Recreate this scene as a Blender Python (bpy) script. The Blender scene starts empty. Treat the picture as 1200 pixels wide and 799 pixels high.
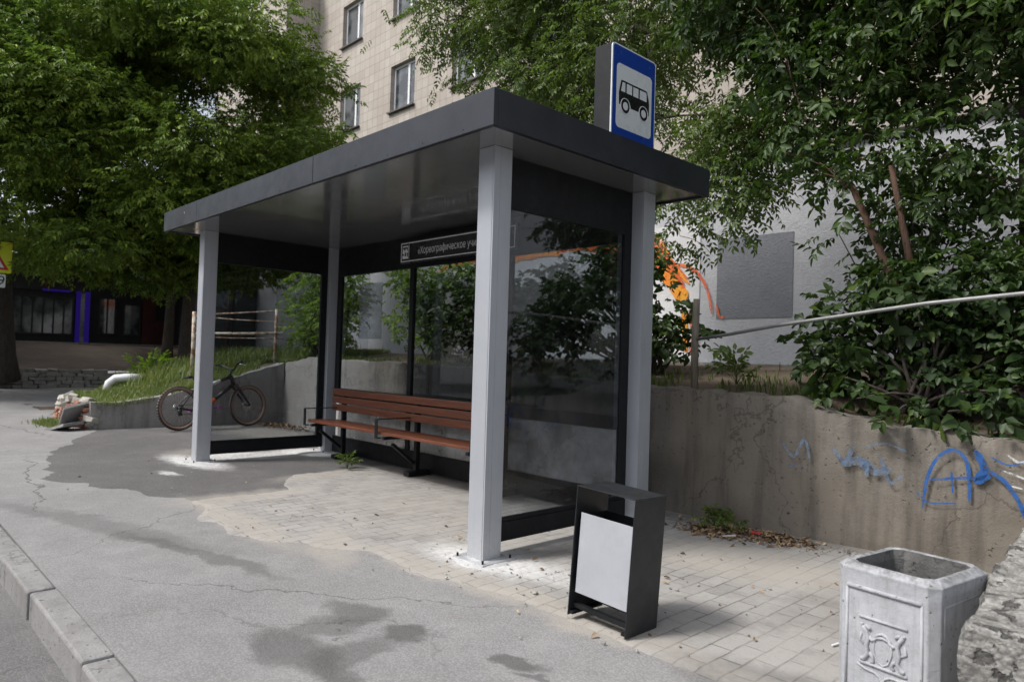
import bpy, math, random
import numpy as np
from mathutils import Vector, Matrix, Euler, noise

R = math.radians
random.seed(7)
rng = np.random.default_rng(7)
scene = bpy.context.scene
col = scene.collection

# ------------------------------------------------------------------ camera
cam = bpy.data.cameras.new('camera')
cam_ob = bpy.data.objects.new('camera', cam)
col.objects.link(cam_ob)
cam.sensor_width = 36.0
cam.lens = 36.0 * 824.76 / 1200.0
cam.clip_end = 1000
YAW, PITCH, ROLL = -0.8082, 0.0239, 0.0300
fw = Vector((math.sin(YAW) * math.cos(PITCH), math.cos(YAW) * math.cos(PITCH), math.sin(PITCH)))
rt = fw.cross(Vector((0, 0, 1))).normalized()
up = rt.cross(fw)
rt2 = math.cos(ROLL) * rt + math.sin(ROLL) * up
up2 = -math.sin(ROLL) * rt + math.cos(ROLL) * up
M = Matrix((rt2, up2, -fw)).transposed().to_4x4()
M.translation = Vector((3.2565, -2.9173, 1.2746))
cam_ob.matrix_world = M
cam.dof.use_dof = True
cam.dof.focus_distance = 4.6
cam.dof.aperture_fstop = 3.2
scene.camera = cam_ob

# ------------------------------------------------------------------ sky and sun
SUN_EL, SUN_AZ = 52, 205           # azimuth measured clockwise from +Y: light comes from the street side
world = bpy.data.worlds.new('World')
scene.world = world
world.use_nodes = True
wn = world.node_tree
wn.nodes.clear()
sky = wn.nodes.new('ShaderNodeTexSky')
sky.sky_type = 'NISHITA'
sky.sun_disc = False
sky.sun_elevation = R(SUN_EL)
sky.sun_rotation = R(SUN_AZ)
sky.air_density = 1.0
sky.dust_density = 3.0
hs = wn.nodes.new('ShaderNodeHueSaturation')
hs.inputs['Saturation'].default_value = 0.38
tc = wn.nodes.new('ShaderNodeTexCoord')
cn = wn.nodes.new('ShaderNodeTexNoise')
cn.inputs['Scale'].default_value = 2.6
cn.inputs['Detail'].default_value = 6
cr = wn.nodes.new('ShaderNodeMapRange')
cr.inputs[1].default_value = 0.35; cr.inputs[2].default_value = 0.68
cr.inputs[3].default_value = 0.85; cr.inputs[4].default_value = 1.75
mx = wn.nodes.new('ShaderNodeMix'); mx.data_type = 'RGBA'; mx.blend_type = 'MULTIPLY'
mx.inputs[0].default_value = 1.0
bg = wn.nodes.new('ShaderNodeBackground')
bg.inputs['Strength'].default_value = 0.072
wo = wn.nodes.new('ShaderNodeOutputWorld')
L = wn.links.new
L(sky.outputs[0], hs.inputs['Color']); L(tc.outputs['Generated'], cn.inputs['Vector'])
L(cn.outputs['Fac'], cr.inputs[0]); L(hs.outputs[0], mx.inputs[6]); L(cr.outputs[0], mx.inputs[7])
L(mx.outputs[2], bg.inputs['Color']); L(bg.outputs[0], wo.inputs[0])

sun = bpy.data.lights.new('sun', 'SUN')
sun.energy = 1.5
sun.angle = R(11)
sun.color = (1.0, 0.965, 0.91)
sun_ob = bpy.data.objects.new('sun', sun)
col.objects.link(sun_ob)
sd = Vector((math.sin(R(SUN_AZ)) * math.cos(R(SUN_EL)), math.cos(R(SUN_AZ)) * math.cos(R(SUN_EL)), math.sin(R(SUN_EL))))
sun_ob.rotation_euler = sd.to_track_quat('Z', 'Y').to_euler()

scene.render.engine = 'CYCLES'
scene.view_settings.view_transform = 'Standard'
scene.view_settings.look = 'None'
scene.view_settings.gamma = 1.0
scene.view_settings.use_curve_mapping = False
scene.view_settings.exposure = 1.12
scene.cycles.max_bounces = 8
scene.cycles.transparent_max_bounces = 16

# ------------------------------------------------------------------ materials
class NT:
    """small helper round a material's node tree"""
    def __init__(s, name):
        s.m = bpy.data.materials.new(name); s.m.use_nodes = True
        s.t = s.m.node_tree; s.t.nodes.clear()
        s.out = s.n('ShaderNodeOutputMaterial')
        s._pos = None
    def n(s, kind, **kw):
        x = s.t.nodes.new(kind)
        for k, v in kw.items(): setattr(x, k, v)
        return x
    def l(s, a, b): s.t.links.new(a, b)
    def put(s, sock, v):
        if hasattr(v, 'is_output') or isinstance(v, bpy.types.NodeSocket): s.l(v, sock)
        elif isinstance(v, (tuple, list)) and len(v) == 3 and sock.type == 'RGBA': sock.default_value = (*v, 1)
        else: sock.default_value = v
    def pos(s):
        if s._pos is None: s._pos = s.n('ShaderNodeNewGeometry').outputs['Position']
        return s._pos
    def obj(s): return s.n('ShaderNodeTexCoord').outputs['Object']
    def noise(s, scale, detail=4, rough=.55, vec=None, out='Fac', dist=0.0):
        x = s.n('ShaderNodeTexNoise')
        x.inputs['Scale'].default_value = scale; x.inputs['Detail'].default_value = detail
        x.inputs['Roughness'].default_value = rough; x.inputs['Distortion'].default_value = dist
        s.l(vec or s.pos(), x.inputs['Vector'])
        return x.outputs[out]
    def ramp(s, v, a, b, c=0.0, d=1.0, smooth=False):
        x = s.n('ShaderNodeMapRange')
        if smooth: x.interpolation_type = 'SMOOTHSTEP'
        s.l(v, x.inputs[0])
        for i, q in enumerate((a, b, c, d)): x.inputs[i + 1].default_value = q
        return x.outputs[0]
    def math(s, op, a, b=0.0, clamp=False):
        x = s.n('ShaderNodeMath', operation=op, use_clamp=clamp)
        s.put(x.inputs[0], a); s.put(x.inputs[1], b)
        return x.outputs[0]
    def mix(s, f, a, b, mode='MIX'):
        x = s.n('ShaderNodeMix', data_type='RGBA', blend_type=mode)
        s.put(x.inputs[0], f); s.put(x.inputs[6], a); s.put(x.inputs[7], b)
        return x.outputs[2]
    def mapv(s, vec, loc=(0, 0, 0), rot=(0, 0, 0), scale=(1, 1, 1)):
        x = s.n('ShaderNodeMapping'); s.l(vec, x.inputs['Vector'])
        x.inputs['Location'].default_value = loc; x.inputs['Rotation'].default_value = rot; x.inputs['Scale'].default_value = scale
        return x.outputs[0]
    def bump(s, h, strength=.3, dist=.01, prev=None):
        x = s.n('ShaderNodeBump'); x.inputs['Strength'].default_value = strength; x.inputs['Distance'].default_value = dist
        s.l(h, x.inputs['Height'])
        if prev: s.l(prev, x.inputs['Normal'])
        return x.outputs[0]
    def pbr(s, color, rough=.6, metal=0.0, normal=None, spec=.5, **kw):
        x = s.n('ShaderNodeBsdfPrincipled')
        s.put(x.inputs['Base Color'], color); s.put(x.inputs['Roughness'], rough); s.put(x.inputs['Metallic'], metal)
        x.inputs['Specular IOR Level'].default_value = spec
        for k, v in kw.items(): s.put(x.inputs[k], v)
        if normal: s.l(normal, x.inputs['Normal'])
        return x.outputs[0]
    def done(s, sh): s.l(sh, s.out.inputs[0]); return s.m
    def ell(s, warped, cx, cy, rx, ry, rot=0.0, edge=.25):
        """soft mask: 1 inside an ellipse on the ground, 0 outside; warped = noise-shifted position"""
        v = s.n('ShaderNodeVectorMath', operation='SUBTRACT'); s.l(warped, v.inputs[0]); v.inputs[1].default_value = (cx, cy, 0)
        c, q = math.cos(R(rot)), math.sin(R(rot))
        a = s.n('ShaderNodeVectorMath', operation='DOT_PRODUCT'); s.l(v.outputs[0], a.inputs[0]); a.inputs[1].default_value = (c / rx, q / rx, 0)
        b = s.n('ShaderNodeVectorMath', operation='DOT_PRODUCT'); s.l(v.outputs[0], b.inputs[0]); b.inputs[1].default_value = (-q / ry, c / ry, 0)
        d = s.math('SQRT', s.math('ADD', s.math('MULTIPLY', a.outputs['Value'], a.outputs['Value']), s.math('MULTIPLY', b.outputs['Value'], b.outputs['Value'])))
        return s.ramp(d, 1 - edge, 1 + edge, 1, 0, True)
    def warp(s, amp=.25, scale=3.0):
        nz = s.noise(scale, 5, .6, out='Color')
        v = s.n('ShaderNodeVectorMath', operation='SUBTRACT'); s.l(nz, v.inputs[0]); v.inputs[1].default_value = (.5, .5, .5)
        w = s.n('ShaderNodeVectorMath', operation='SCALE'); s.l(v.outputs[0], w.inputs[0]); w.inputs['Scale'].default_value = amp * 2
        x = s.n('ShaderNodeVectorMath', operation='ADD'); s.l(s.pos(), x.inputs[0]); s.l(w.outputs[0], x.inputs[1])
        return x.outputs[0]

def simple(name, color, rough=.5, metal=0.0, var=.12, nscale=6.0, bump=0.0, bscale=60.0, spec=.5, dirt=0.0, **kw):
    t = NT(name); o = t.obj()
    n1 = t.noise(nscale, 5, .6, vec=o)
    lo = tuple(c * (1 - var) for c in color); hi = tuple(min(1, c * (1 + var)) for c in color)
    c = t.mix(t.ramp(n1, .3, .7), lo, hi)
    if dirt:
        d = t.ramp(t.noise(nscale * 2.3, 8, .7, vec=o), .5, .78)
        c = t.mix(t.math('MULTIPLY', d, dirt), c, (.23, .21, .19))
    nm = t.bump(t.noise(bscale, 3, .6, vec=o), bump, .004) if bump else None
    r = t.ramp(t.noise(nscale * 3, 4, .6, vec=o), .3, .7, max(0, rough - .08), rough + .08)
    return t.done(t.pbr(c, r, metal, nm, spec, **kw))

MT = {}
MT['anthracite'] = simple('anthracite_paint', (.020, .023, .031), .38, .1, .25, 2.2, .04, 250, spec=.4, dirt=.06)
MT['black_steel'] = simple('black_steel', (.009, .010, .012), .5, 0, .2, 5, .05, 200, spec=.25, dirt=.05)
MT['bin_steel'] = simple('bin_steel', (.014, .016, .019), .42, 0, .2, 5, .1, 300, dirt=.10)
def post_paint():
    t = NT('silver_paint'); o = t.obj(); p = t.pos()
    c = t.mix(t.ramp(t.noise(2.5, 5, .6, vec=p), .3, .7), (.385, .405, .445), (.425, .445, .485))
    st = t.ramp(t.noise(5, 6, .7, vec=t.mapv(p, scale=(6, 6, .5))), .52, .78, 0, .22)
    c = t.mix(st, c, (.27, .275, .29))                     # rain streaks
    z = t.n('ShaderNodeSeparateXYZ'); t.l(p, z.inputs[0])
    foot = t.math('MULTIPLY', t.ramp(z.outputs['Z'], .0, .30, 1, 0, True), t.ramp(t.noise(30, 6, .75, vec=p), .40, .62))
    c = t.mix(t.math('MULTIPLY', foot, .55), c, (.55, .54, .52))   # cement splashes at the foot
    sc = t.ramp(t.noise(60, 3, .6, vec=t.mapv(p, scale=(1, 1, .15))), .70, .74)
    c = t.mix(t.math('MULTIPLY', sc, .4), c, (.6, .6, .61))
    return t.done(t.pbr(c, t.ramp(t.noise(9, 4, .6, vec=p), .3, .7, .34, .5), .2, None, .5))
MT['silver'] = post_paint()
MT['bin_grey'] = simple('bin_grey_paint', (.42, .435, .475), .45, .1, .08, 5, .03, 200, dirt=.18)
MT['soffit'] = simple('soffit_panel', (.36, .365, .37), .12, .7, .06, 1.2, .0, 3)
MT['white_plastic'] = simple('white_plastic', (.75, .76, .78), .35, 0, .04, 4)
MT['dark_metal'] = simple('dark_sill', (.10, .09, .085), .5, .2, .2, 4)
MT['rust'] = simple('rusty_steel', (.20, .13, .09), .8, 0, .35, 14, .4, 60)
MT['pipe'] = simple('grey_pipe', (.22, .225, .225), .5, .3, .2, 8, .15, 60, dirt=.5)
MT['rubber'] = simple('tyre_rubber', (.018, .018, .018), .8, 0, .2, 20)
MT['gumwall'] = simple('tan_sidewall', (.26, .175, .14), .7, 0, .15, 20)
MT['bike_black'] = simple('bike_black', (.012, .013, .016), .3, 0, .1, 8)
MT['bike_orange'] = simple('bike_orange', (.55, .10, .02), .35, 0, .1, 8)
MT['bike_purple'] = simple('bike_purple', (.32, .06, .34), .35, .3, .1, 8)
MT['chrome'] = simple('bare_metal', (.55, .56, .58), .3, .9, .05, 8)
MT['sign_white'] = simple('sign_white', (.66, .69, .70), .28, 0, .03, 3)
MT['sign_blue'] = simple('sign_blue', (.012, .05, .30), .22, 0, .08, 3)
MT['sign_black'] = simple('sign_black', (.012, .012, .014), .3, 0, .1, 3)
MT['name_white'] = simple('lettering', (.80, .82, .84), .5, 0, .02, 3)
MT['yellow'] = simple('sign_yellow', (.62, .68, .02), .4, 0, .05, 3)
MT['red'] = simple('sign_red', (.45, .02, .02), .4, 0, .1, 3)
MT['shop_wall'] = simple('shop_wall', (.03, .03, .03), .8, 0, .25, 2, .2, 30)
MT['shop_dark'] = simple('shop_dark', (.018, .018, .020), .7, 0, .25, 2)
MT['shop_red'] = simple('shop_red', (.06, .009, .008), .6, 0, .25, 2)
MT['awning'] = simple('awning_sheet', (.20, .20, .21), .5, .1, .2, 2)

def wood_mat():
    t = NT('varnished_slats'); o = t.obj()
    v = t.mapv(o, scale=(1.0, 22, 22))
    g = t.noise(3.0, 6, .6, vec=v, dist=.6)
    c = t.mix(t.ramp(g, .3, .7), (.080, .024, .012), (.215, .072, .034))
    c = t.mix(t.ramp(t.noise(5, 4, vec=o), .45, .8, 0, .4), c, (.16, .045, .022))
    return t.done(t.pbr(c, t.ramp(g, .3, .7, .28, .45), 0, t.bump(g, .25, .002), .5))
MT['wood'] = wood_mat()

def old_wood():
    t = NT('weathered_pole'); o = t.obj()
    g = t.noise(6, 6, .65, vec=t.mapv(o, scale=(6, 6, 1)))
    c = t.mix(t.ramp(g, .3, .7), (.13, .11, .085), (.30, .26, .21))
    return t.done(t.pbr(c, .85, 0, t.bump(g, .5, .006)))
MT['old_wood'] = old_wood()

def peel():
    t = NT('peeling_white_paint'); o = t.obj()
    g = t.ramp(t.noise(9, 6, .7, vec=o), .44, .56)
    c = t.mix(g, (.55, .50, .42), (.26, .13, .07))
    return t.done(t.pbr(c, .8, 0, t.bump(g, .3, .004)))
MT['peel'] = peel()

def bark(name, a, b):
    t = NT(name); o = t.obj()
    g = t.noise(7, 7, .7, vec=t.mapv(o, scale=(3, 3, .6)))
    return t.done(t.pbr(t.mix(t.ramp(g, .3, .7), a, b), .9, 0, t.bump(g, .9, .02)))
MT['bark'] = bark('bark', (.030, .024, .020), (.085, .070, .058))
MT['bark_red'] = bark('reddish_bark', (.06, .032, .022), (.14, .08, .055))
MT['bark_grey'] = bark('grey_bark', (.07, .06, .05), (.17, .15, .12))

def leaf_mat(name, dark, light, trans=.3, tcol=None, bright_frac=.12, nscale=.8):
    t = NT(name)
    rnd = t.n('ShaderNodeNewGeometry').outputs['Random Per Island']
    c = t.mix(rnd, dark, light)
    big = t.ramp(t.noise(nscale, 3, .5), .35, .65)
    c = t.mix(t.math('MULTIPLY', big, .55), c, tuple(min(1, v * f) for v, f in zip(light, (1.35, 1.2, .9))))
    tip = t.ramp(rnd, 1 - bright_frac, 1)
    c = t.mix(tip, c, tuple(min(1, v * f) for v, f in zip(light, (2.0, 1.6, 1.0))))
    p = t.pbr(c, .5, 0, None, .35)
    tr = t.n('ShaderNodeBsdfTranslucent')
    t.l(t.mix(.55, c, tcol or tuple(min(1, v * f) for v, f in zip(light, (1.8, 1.9, .6)))), tr.inputs['Color'])
    m = t.n('ShaderNodeMixShader'); m.inputs[0].default_value = trans
    t.l(p, m.inputs[1]); t.l(tr.outputs[0], m.inputs[2])
    return t.done(m.outputs[0])
MT['leaf_far'] = leaf_mat('leaves_ash', (.028, .066, .011), (.170, .260, .040), .28, (.18, .32, .04))
MT['leaf_dark'] = leaf_mat('leaves_dark', (.018, .036, .010), (.048, .080, .018), .25)
MT['leaf_fine'] = leaf_mat('leaves_elm', (.034, .066, .018), (.088, .138, .038), .36)
MT['leaf_maple'] = leaf_mat('leaves_maple', (.014, .034, .009), (.042, .082, .018), .28)
MT['leaf_bush'] = leaf_mat('leaves_bush', (.012, .029, .010), (.034, .066, .017), .24)
MT['leaf_bright'] = leaf_mat('leaves_bright', (.070, .130, .022), (.150, .240, .040), .40)
MT['grass'] = leaf_mat('grass_blades', (.070, .115, .035), (.165, .215, .080), .3, nscale=1.5)
MT['weed'] = leaf_mat('weed_leaves', (.045, .085, .020), (.100, .150, .035), .3)
def litter_mat():
    t = NT('dry_leaves'); r = t.n('ShaderNodeNewGeometry').outputs['Random Per Island']
    return t.done(t.pbr(t.mix(r, (.14, .08, .045), (.45, .33, .20)), .8))
MT['litter'] = litter_mat()
def stones_mat():
    t = NT('small_stones'); r = t.n('ShaderNodeNewGeometry').outputs['Random Per Island']
    return t.done(t.pbr(t.mix(r, (.12, .11, .10), (.45, .43, .40)), .85))
MT['stones'] = stones_mat()

def concrete(name, a, b, stain=(.06, .055, .05), stain_amt=.6, warm=None, pits=True, streak=True, cleaner=None):
    t = NT(name); o = t.pos()
    n1 = t.noise(1.6, 8, .65); n2 = t.noise(14, 6, .7); n3 = t.noise(120, 3, .6)
    c = t.mix(t.ramp(n1, .3, .7), a, b)
    c = t.mix(t.ramp(n2, .25, .8, 0, .45), c, tuple(v * .62 for v in a))
    c = t.mix(t.ramp(n3, .3, .7, 0, .25), c, tuple(min(1, v * 1.3) for v in b))
    if warm: c = t.mix(t.ramp(t.noise(.9, 5, .6, vec=t.mapv(o, loc=(5, 3, 1))), .42, .62, 0, .75), c, warm)
    if streak:
        s = t.noise(3.2, 5, .6, vec=t.mapv(o, scale=(2.2, 2.2, .22)))
        c = t.mix(t.ramp(s, .48, .72, 0, stain_amt), c, stain)
    h = t.math('ADD', t.math('MULTIPLY', n2, .6), t.math('MULTIPLY', n3, .25))
    nm = t.bump(h, .6, .02)
    if pits:
        vo = t.n('ShaderNodeTexVoronoi'); vo.inputs['Scale'].default_value = 22; t.l(t.warp(.05, 9), vo.inputs['Vector'])
        pm = t.ramp(vo.outputs['Distance'], .05, .2)
        pm2 = t.math('MAXIMUM', pm, t.ramp(t.noise(5, 3, .5, vec=t.mapv(o, loc=(9, 9, 9))), .5, .56, 1, 0) if False else t.ramp(n1, .45, .6, 1, 0))
        nm = t.bump(pm2, .5, .02, nm)
        c = t.mix(t.math('SUBTRACT', 1, pm2), c, tuple(v * .4 for v in a))
    if cleaner:                                            # newer, greyer pour at the far end of the wall
        sx = t.n('ShaderNodeSeparateXYZ'); t.l(t.warp(.3, 2), sx.inputs[0])
        c = t.mix(t.math('MULTIPLY', t.ramp(sx.outputs['X'], -5.2, -6.4), .8), c, t.mix(t.ramp(n1, .3, .7), cleaner, tuple(v * 1.35 for v in cleaner)))
    # hairline cracks
    cv = t.n('ShaderNodeTexVoronoi', feature='DISTANCE_TO_EDGE'); cv.inputs['Scale'].default_value = .9; t.l(t.warp(.6, 1.7), cv.inputs['Vector'])
    cm = t.ramp(cv.outputs['Distance'], .0, .012, 1, 0)
    c = t.mix(t.math('MULTIPLY', cm, .55), c, tuple(v * .3 for v in a))
    return t.done(t.pbr(c, .88, 0, nm, .3))
MT['concrete_wall'] = concrete('old_concrete', (.135, .122, .106), (.25, .228, .20), (.046, .041, .036), .65, (.20, .172, .14), cleaner=(.27, .262, .25))
MT['concrete_left'] = concrete('grey_concrete', (.22, .212, .20), (.36, .35, .335), (.10, .09, .08), .6)
MT['concrete_rough'] = concrete('rough_concrete', (.20, .195, .185), (.38, .375, .36), (.08, .075, .07), .5)
def aggregate():
    t = NT('exposed_aggregate'); w = t.warp(.012, 30)
    v = t.n('ShaderNodeTexVoronoi'); v.inputs['Scale'].default_value = 48; t.l(w, v.inputs['Vector'])
    n = t.noise(30, 7, .75); b_ = t.noise(5, 5, .65)
    c = t.mix(t.ramp(n, .35, .65), (.13, .125, .115), (.46, .45, .43))
    c = t.mix(t.ramp(v.outputs['Distance'], .15, .5, .6, 0), c, (.40, .39, .375))
    pit = t.ramp(t.noise(17, 4, .6, vec=t.mapv(t.pos(), loc=(3, 8, 1))), .56, .62)
    c = t.mix(t.math('MULTIPLY', pit, .8), c, (.055, .052, .048))
    c = t.mix(t.ramp(b_, .5, .62, 0, .55), c, (.15, .145, .135))
    h = t.math('ADD', t.math('MULTIPLY', pit, -1.5), t.math('ADD', n, t.math('MULTIPLY', v.outputs['Distance'], -.8)))
    return t.done(t.pbr(c, .9, 0, t.bump(h, 1.0, .012), .3))
MT['aggregate'] = aggregate()
MT['soil'] = concrete('soil', (.060, .045, .032), (.13, .10, .075), (.03, .025, .02), .3, pits=False, streak=False)
MT['dirt'] = concrete('bare_dirt', (.035, .028, .023), (.085, .066, .053), (.05, .045, .04), .3, pits=False, streak=False)

def urn_mat():
    t = NT('painted_cast_concrete'); o = t.obj()
    n1 = t.noise(5, 6, .65, vec=o); n2 = t.noise(70, 5, .7, vec=o)
    c = t.mix(t.ramp(n1, .3, .7), (.37, .38, .41), (.47, .48, .51))
    c = t.mix(t.ramp(t.noise(18, 7, .75, vec=o), .45, .75, 0, .5), c, (.22, .22, .225))
    st = t.ramp(t.noise(5, 7, .75, vec=t.mapv(o, scale=(9, 9, .6))), .5, .75, 0, .55)
    c = t.mix(st, c, (.19, .19, .195))
    z = t.n('ShaderNodeSeparateXYZ'); t.l(o, z.inputs[0])
    top = t.math('MULTIPLY', t.ramp(z.outputs['Z'], .535, .566), t.ramp(t.noise(24, 6, .75, vec=o), .38, .62))
    c = t.mix(top, c, (.13, .13, .13))                      # paint worn off and dirt on the rim itself
    chip = t.ramp(t.noise(44, 3, .6, vec=t.mapv(o, loc=(3, 1, 2))), .66, .70)
    c = t.mix(t.math('MULTIPLY', chip, .85), c, (.06, .057, .053))
    h = t.math('ADD', n2, t.math('MULTIPLY', chip, -1.2))
    return t.done(t.pbr(c, .75, 0, t.bump(h, .5, .004), .3))
MT['urn'] = urn_mat()
MT['fresh_mortar'] = concrete('fresh_mortar', (.42, .42, .42), (.60, .60, .60), (.30, .29, .28), .3)
MT['urn_inside'] = concrete('dirty_cast_concrete', (.07, .07, .07), (.22, .215, .21), (.03, .03, .03), .8)

def stains(t, c, w):
    """dust, cement spills and damp patches lying on the paving: each has a place and an outline of its own"""
    w2 = t.warp(.11, 11)
    for cx, cy, rx, ry, rot, a in ((.58, -1.0, .10, .10, -10, .7), (.22, -1.02, .18, .10, 10, .6), (.42, -1.48, .30, .13, 5, .6), (.62, -1.32, .12, .22, 0, .5), (.85, -1.45, .14, .08, 0, .6), (.30, -1.22, .10, .16, 0, .5),
                                   (-2.45, -1.55, 1.3, .13, 20, .38), (-1.3, -1.25, .8, .07, 14, .5), (1.12, -.78, .10, .05, 10, .7),
                                   (1.25, -.85, .07, .03, 10, .6), (2.05, -.25, .5, .22, 0, .5), (-4.6, -1.55, 1.6, .010, -8, .8), (-9.5, -1.0, 1.6, .012, 10, .7), (-.2, -1.1, 1.2, .008, 40, .6), (-2.2, -1.25, .9, .008, -50, .5)):
        m = t.ell(w, cx, cy, rx, ry, rot, .35)
        c = t.mix(t.math('MULTIPLY', m, a), c, (.078, .075, .074))
    dust = t.ramp(t.noise(26, 4, .7), .32, .62)
    for cx, cy, rx, ry, rot, a in ((-.08, .06, .42, .22, 5, .95), (-4.93, .02, .62, .20, 5, 1.0), (-4.95, 1.5, .45, .28, 20, .9), (-5.05, .75, .25, .75, 0, .75),
                                   (.35, .16, .55, .16, 5, .5), (-4.3, -.45, .16, .07, 10, .8), (-3.9, 1.95, .35, .12, 0, .5)):
        m = t.ell(w2, cx, cy, rx, ry, rot, .5)
        c = t.mix(t.math('MULTIPLY', t.math('MULTIPLY', m, a), t.math('ADD', t.math('MULTIPLY', dust, .6), .4)), c, (.66, .66, .66))
    # sand trodden along the edge between asphalt and paving
    for cx, cy, rx, ry, rot, a in ((-1.9, -.72, .95, .15, 0, .85), (-.9, -.52, .45, .14, -30, .85), (-2.75, -.3, .22, .5, 0, .7), (-3.4, .9, .18, .7, 8, .6), (.1, -.28, .9, .13, 3, .85), (.9, -.22, .5, .12, 0, .7), (1.5, -.22, .8, .12, -2, .5), (.95, 1.35, .75, .40, 10, .9),
                                   (-1.2, .6, 1.2, .6, 0, .35), (-7.0, 1.9, 1.5, .5, 5, .75), (-5.6, .25, .4, .25, 0, .5)):
        m = t.ell(w, cx, cy, rx, ry, rot, .5)
        c = t.mix(t.math('MULTIPLY', t.math('MULTIPLY', m, a), t.math('ADD', t.math('MULTIPLY', dust, .5), .5)), c, (.37, .345, .31))
    return c

def asphalt(name, a, b, spots=True, extra=None):
    t = NT(name)
    n1 = t.noise(.8, 6, .6); n2 = t.noise(70, 4, .75); n3 = t.noise(6, 6, .7)
    c = t.mix(t.ramp(n1, .3, .7), a, b)
    c = t.mix(t.ramp(n3, .4, .8, 0, .35), c, tuple(v * .72 for v in a))
    vo = t.n('ShaderNodeTexVoronoi'); vo.inputs['Scale'].default_value = 85; t.l(t.pos(), vo.inputs['Vector'])
    agg = t.mix(t.ramp(t.n('ShaderNodeSeparateColor').outputs[0], 0, 1) if False else t.ramp(vo.outputs['Distance'], .15, .6), tuple(min(1, v * 1.45) for v in b), tuple(v * .72 for v in a))
    c = t.mix(.27, c, agg)
    c = t.mix(t.ramp(n2, .56, .70, 0, .30), c, (.42, .41, .40))
    c = t.mix(t.ramp(t.noise(2.2, 8, .75, vec=t.mapv(t.pos(), loc=(7, 1, 0))), .5, .72, 0, .35), c, tuple(min(1, v * 1.35) for v in b))
    # long scratches and hairline cracks
    sc = t.noise(9, 4, .7, vec=t.mapv(t.pos(), rot=(0, 0, R(35)), scale=(.25, 7, 1)))
    c = t.mix(t.ramp(sc, .64, .70, 0, .22), c, (.42, .41, .40))
    cv = t.n('ShaderNodeTexVoronoi', feature='DISTANCE_TO_EDGE'); cv.inputs['Scale'].default_value = .33; t.l(t.warp(.7, 1.3), cv.inputs['Vector'])
    cm = t.math('MULTIPLY', t.ramp(cv.outputs['Distance'], .0, .005, .7, 0), t.ramp(t.noise(.35, 2, .5, vec=t.mapv(t.pos(), loc=(4, 2, 0))), .52, .60))
    if spots:
        c = stains(t, c, t.warp(.20, 3.2))
    c = t.mix(cm, c, (.07, .065, .06))
    h = t.math('ADD', t.math('MULTIPLY', vo.outputs['Distance'], .5), t.math('ADD', n2, t.noise(220, 2, .6)))
    nm = t.bump(h, .6, .005)
    return t.done(t.pbr(c, .85, 0, nm, .3))
MT['asphalt'] = asphalt('worn_asphalt', (.215, .211, .213), (.305, .300, .302))
MT['asphalt_new'] = asphalt('darker_asphalt_patch', (.095, .093, .094), (.15, .145, .145))
MT['road'] = asphalt('road_asphalt', (.13, .127, .128), (.185, .182, .183), False)

def paving():
    t = NT('small_pavers')
    w = t.warp(.012, 5)
    v = t.mapv(w, rot=(0, 0, R(90)))
    b1 = t.n('ShaderNodeTexBrick', offset=.5, squash=1.0)
    t.l(v, b1.inputs['Vector'])
    for k, q in (('Scale', 1.0), ('Mortar Size', .006), ('Mortar Smooth', .5), ('Brick Width', .21), ('Row Height', .105), ('Bias', -.1)): b1.inputs[k].default_value = q
    b1.inputs['Color1'].default_value = (.36, .352, .345, 1); b1.inputs['Color2'].default_value = (.23, .224, .22, 1); b1.inputs['Mortar'].default_value = (.10, .092, .082, 1)
    big = t.ramp(t.noise(.9, 5, .6), .35, .65)
    c = t.mix(t.ramp(t.noise(9, 6, .7), .35, .75, 0, .5), b1.outputs['Color'], (.36, .34, .315))
    dust = t.ramp(t.noise(1.7, 8, .72, vec=t.mapv(t.pos(), loc=(2, 7, 0))), .40, .62, .10, .85)
    c = t.mix(dust, c, (.365, .352, .335))
    c = t.mix(t.ramp(t.noise(3.1, 8, .75, vec=t.mapv(t.pos(), loc=(9, 3, 0))), .50, .70, 0, .6), c, (.17, .16, .15))
    c = t.mix(t.ramp(t.noise(100, 3, .7), .5, .75, 0, .4), c, (.20, .19, .175))
    c = stains(t, c, t.warp(.20, 3.2))
    # grime gathered at the foot of the wall
    w3 = t.warp(.2, 4)
    for cx, cy, rx, ry, rot, a in ((.9, 2.25, 1.9, .16, 3, .6), (.1, .85, .6, .12, 85, .5), (2.1, .9, .5, .4, 0, .35), (-2.2, 1.6, 1.6, .25, 0, .5)):
        c = t.mix(t.math('MULTIPLY', t.ell(w3, cx, cy, rx, ry, rot, .5), a), c, (.13, .115, .10))
    h = t.math('ADD', t.math('MULTIPLY', b1.outputs['Fac'], -1.0), t.math('MULTIPLY', t.noise(40, 5, .7), .7))
    hh = t.math('MULTIPLY', h, t.math('SUBTRACT', 1.15, dust))
    return t.done(t.pbr(c, .85, 0, t.bump(hh, .6, .008), .3))
MT['paving'] = paving()
MT['kerb'] = concrete('kerb_stone', (.215, .21, .21), (.31, .305, .305), (.15, .145, .14), .5)

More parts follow.
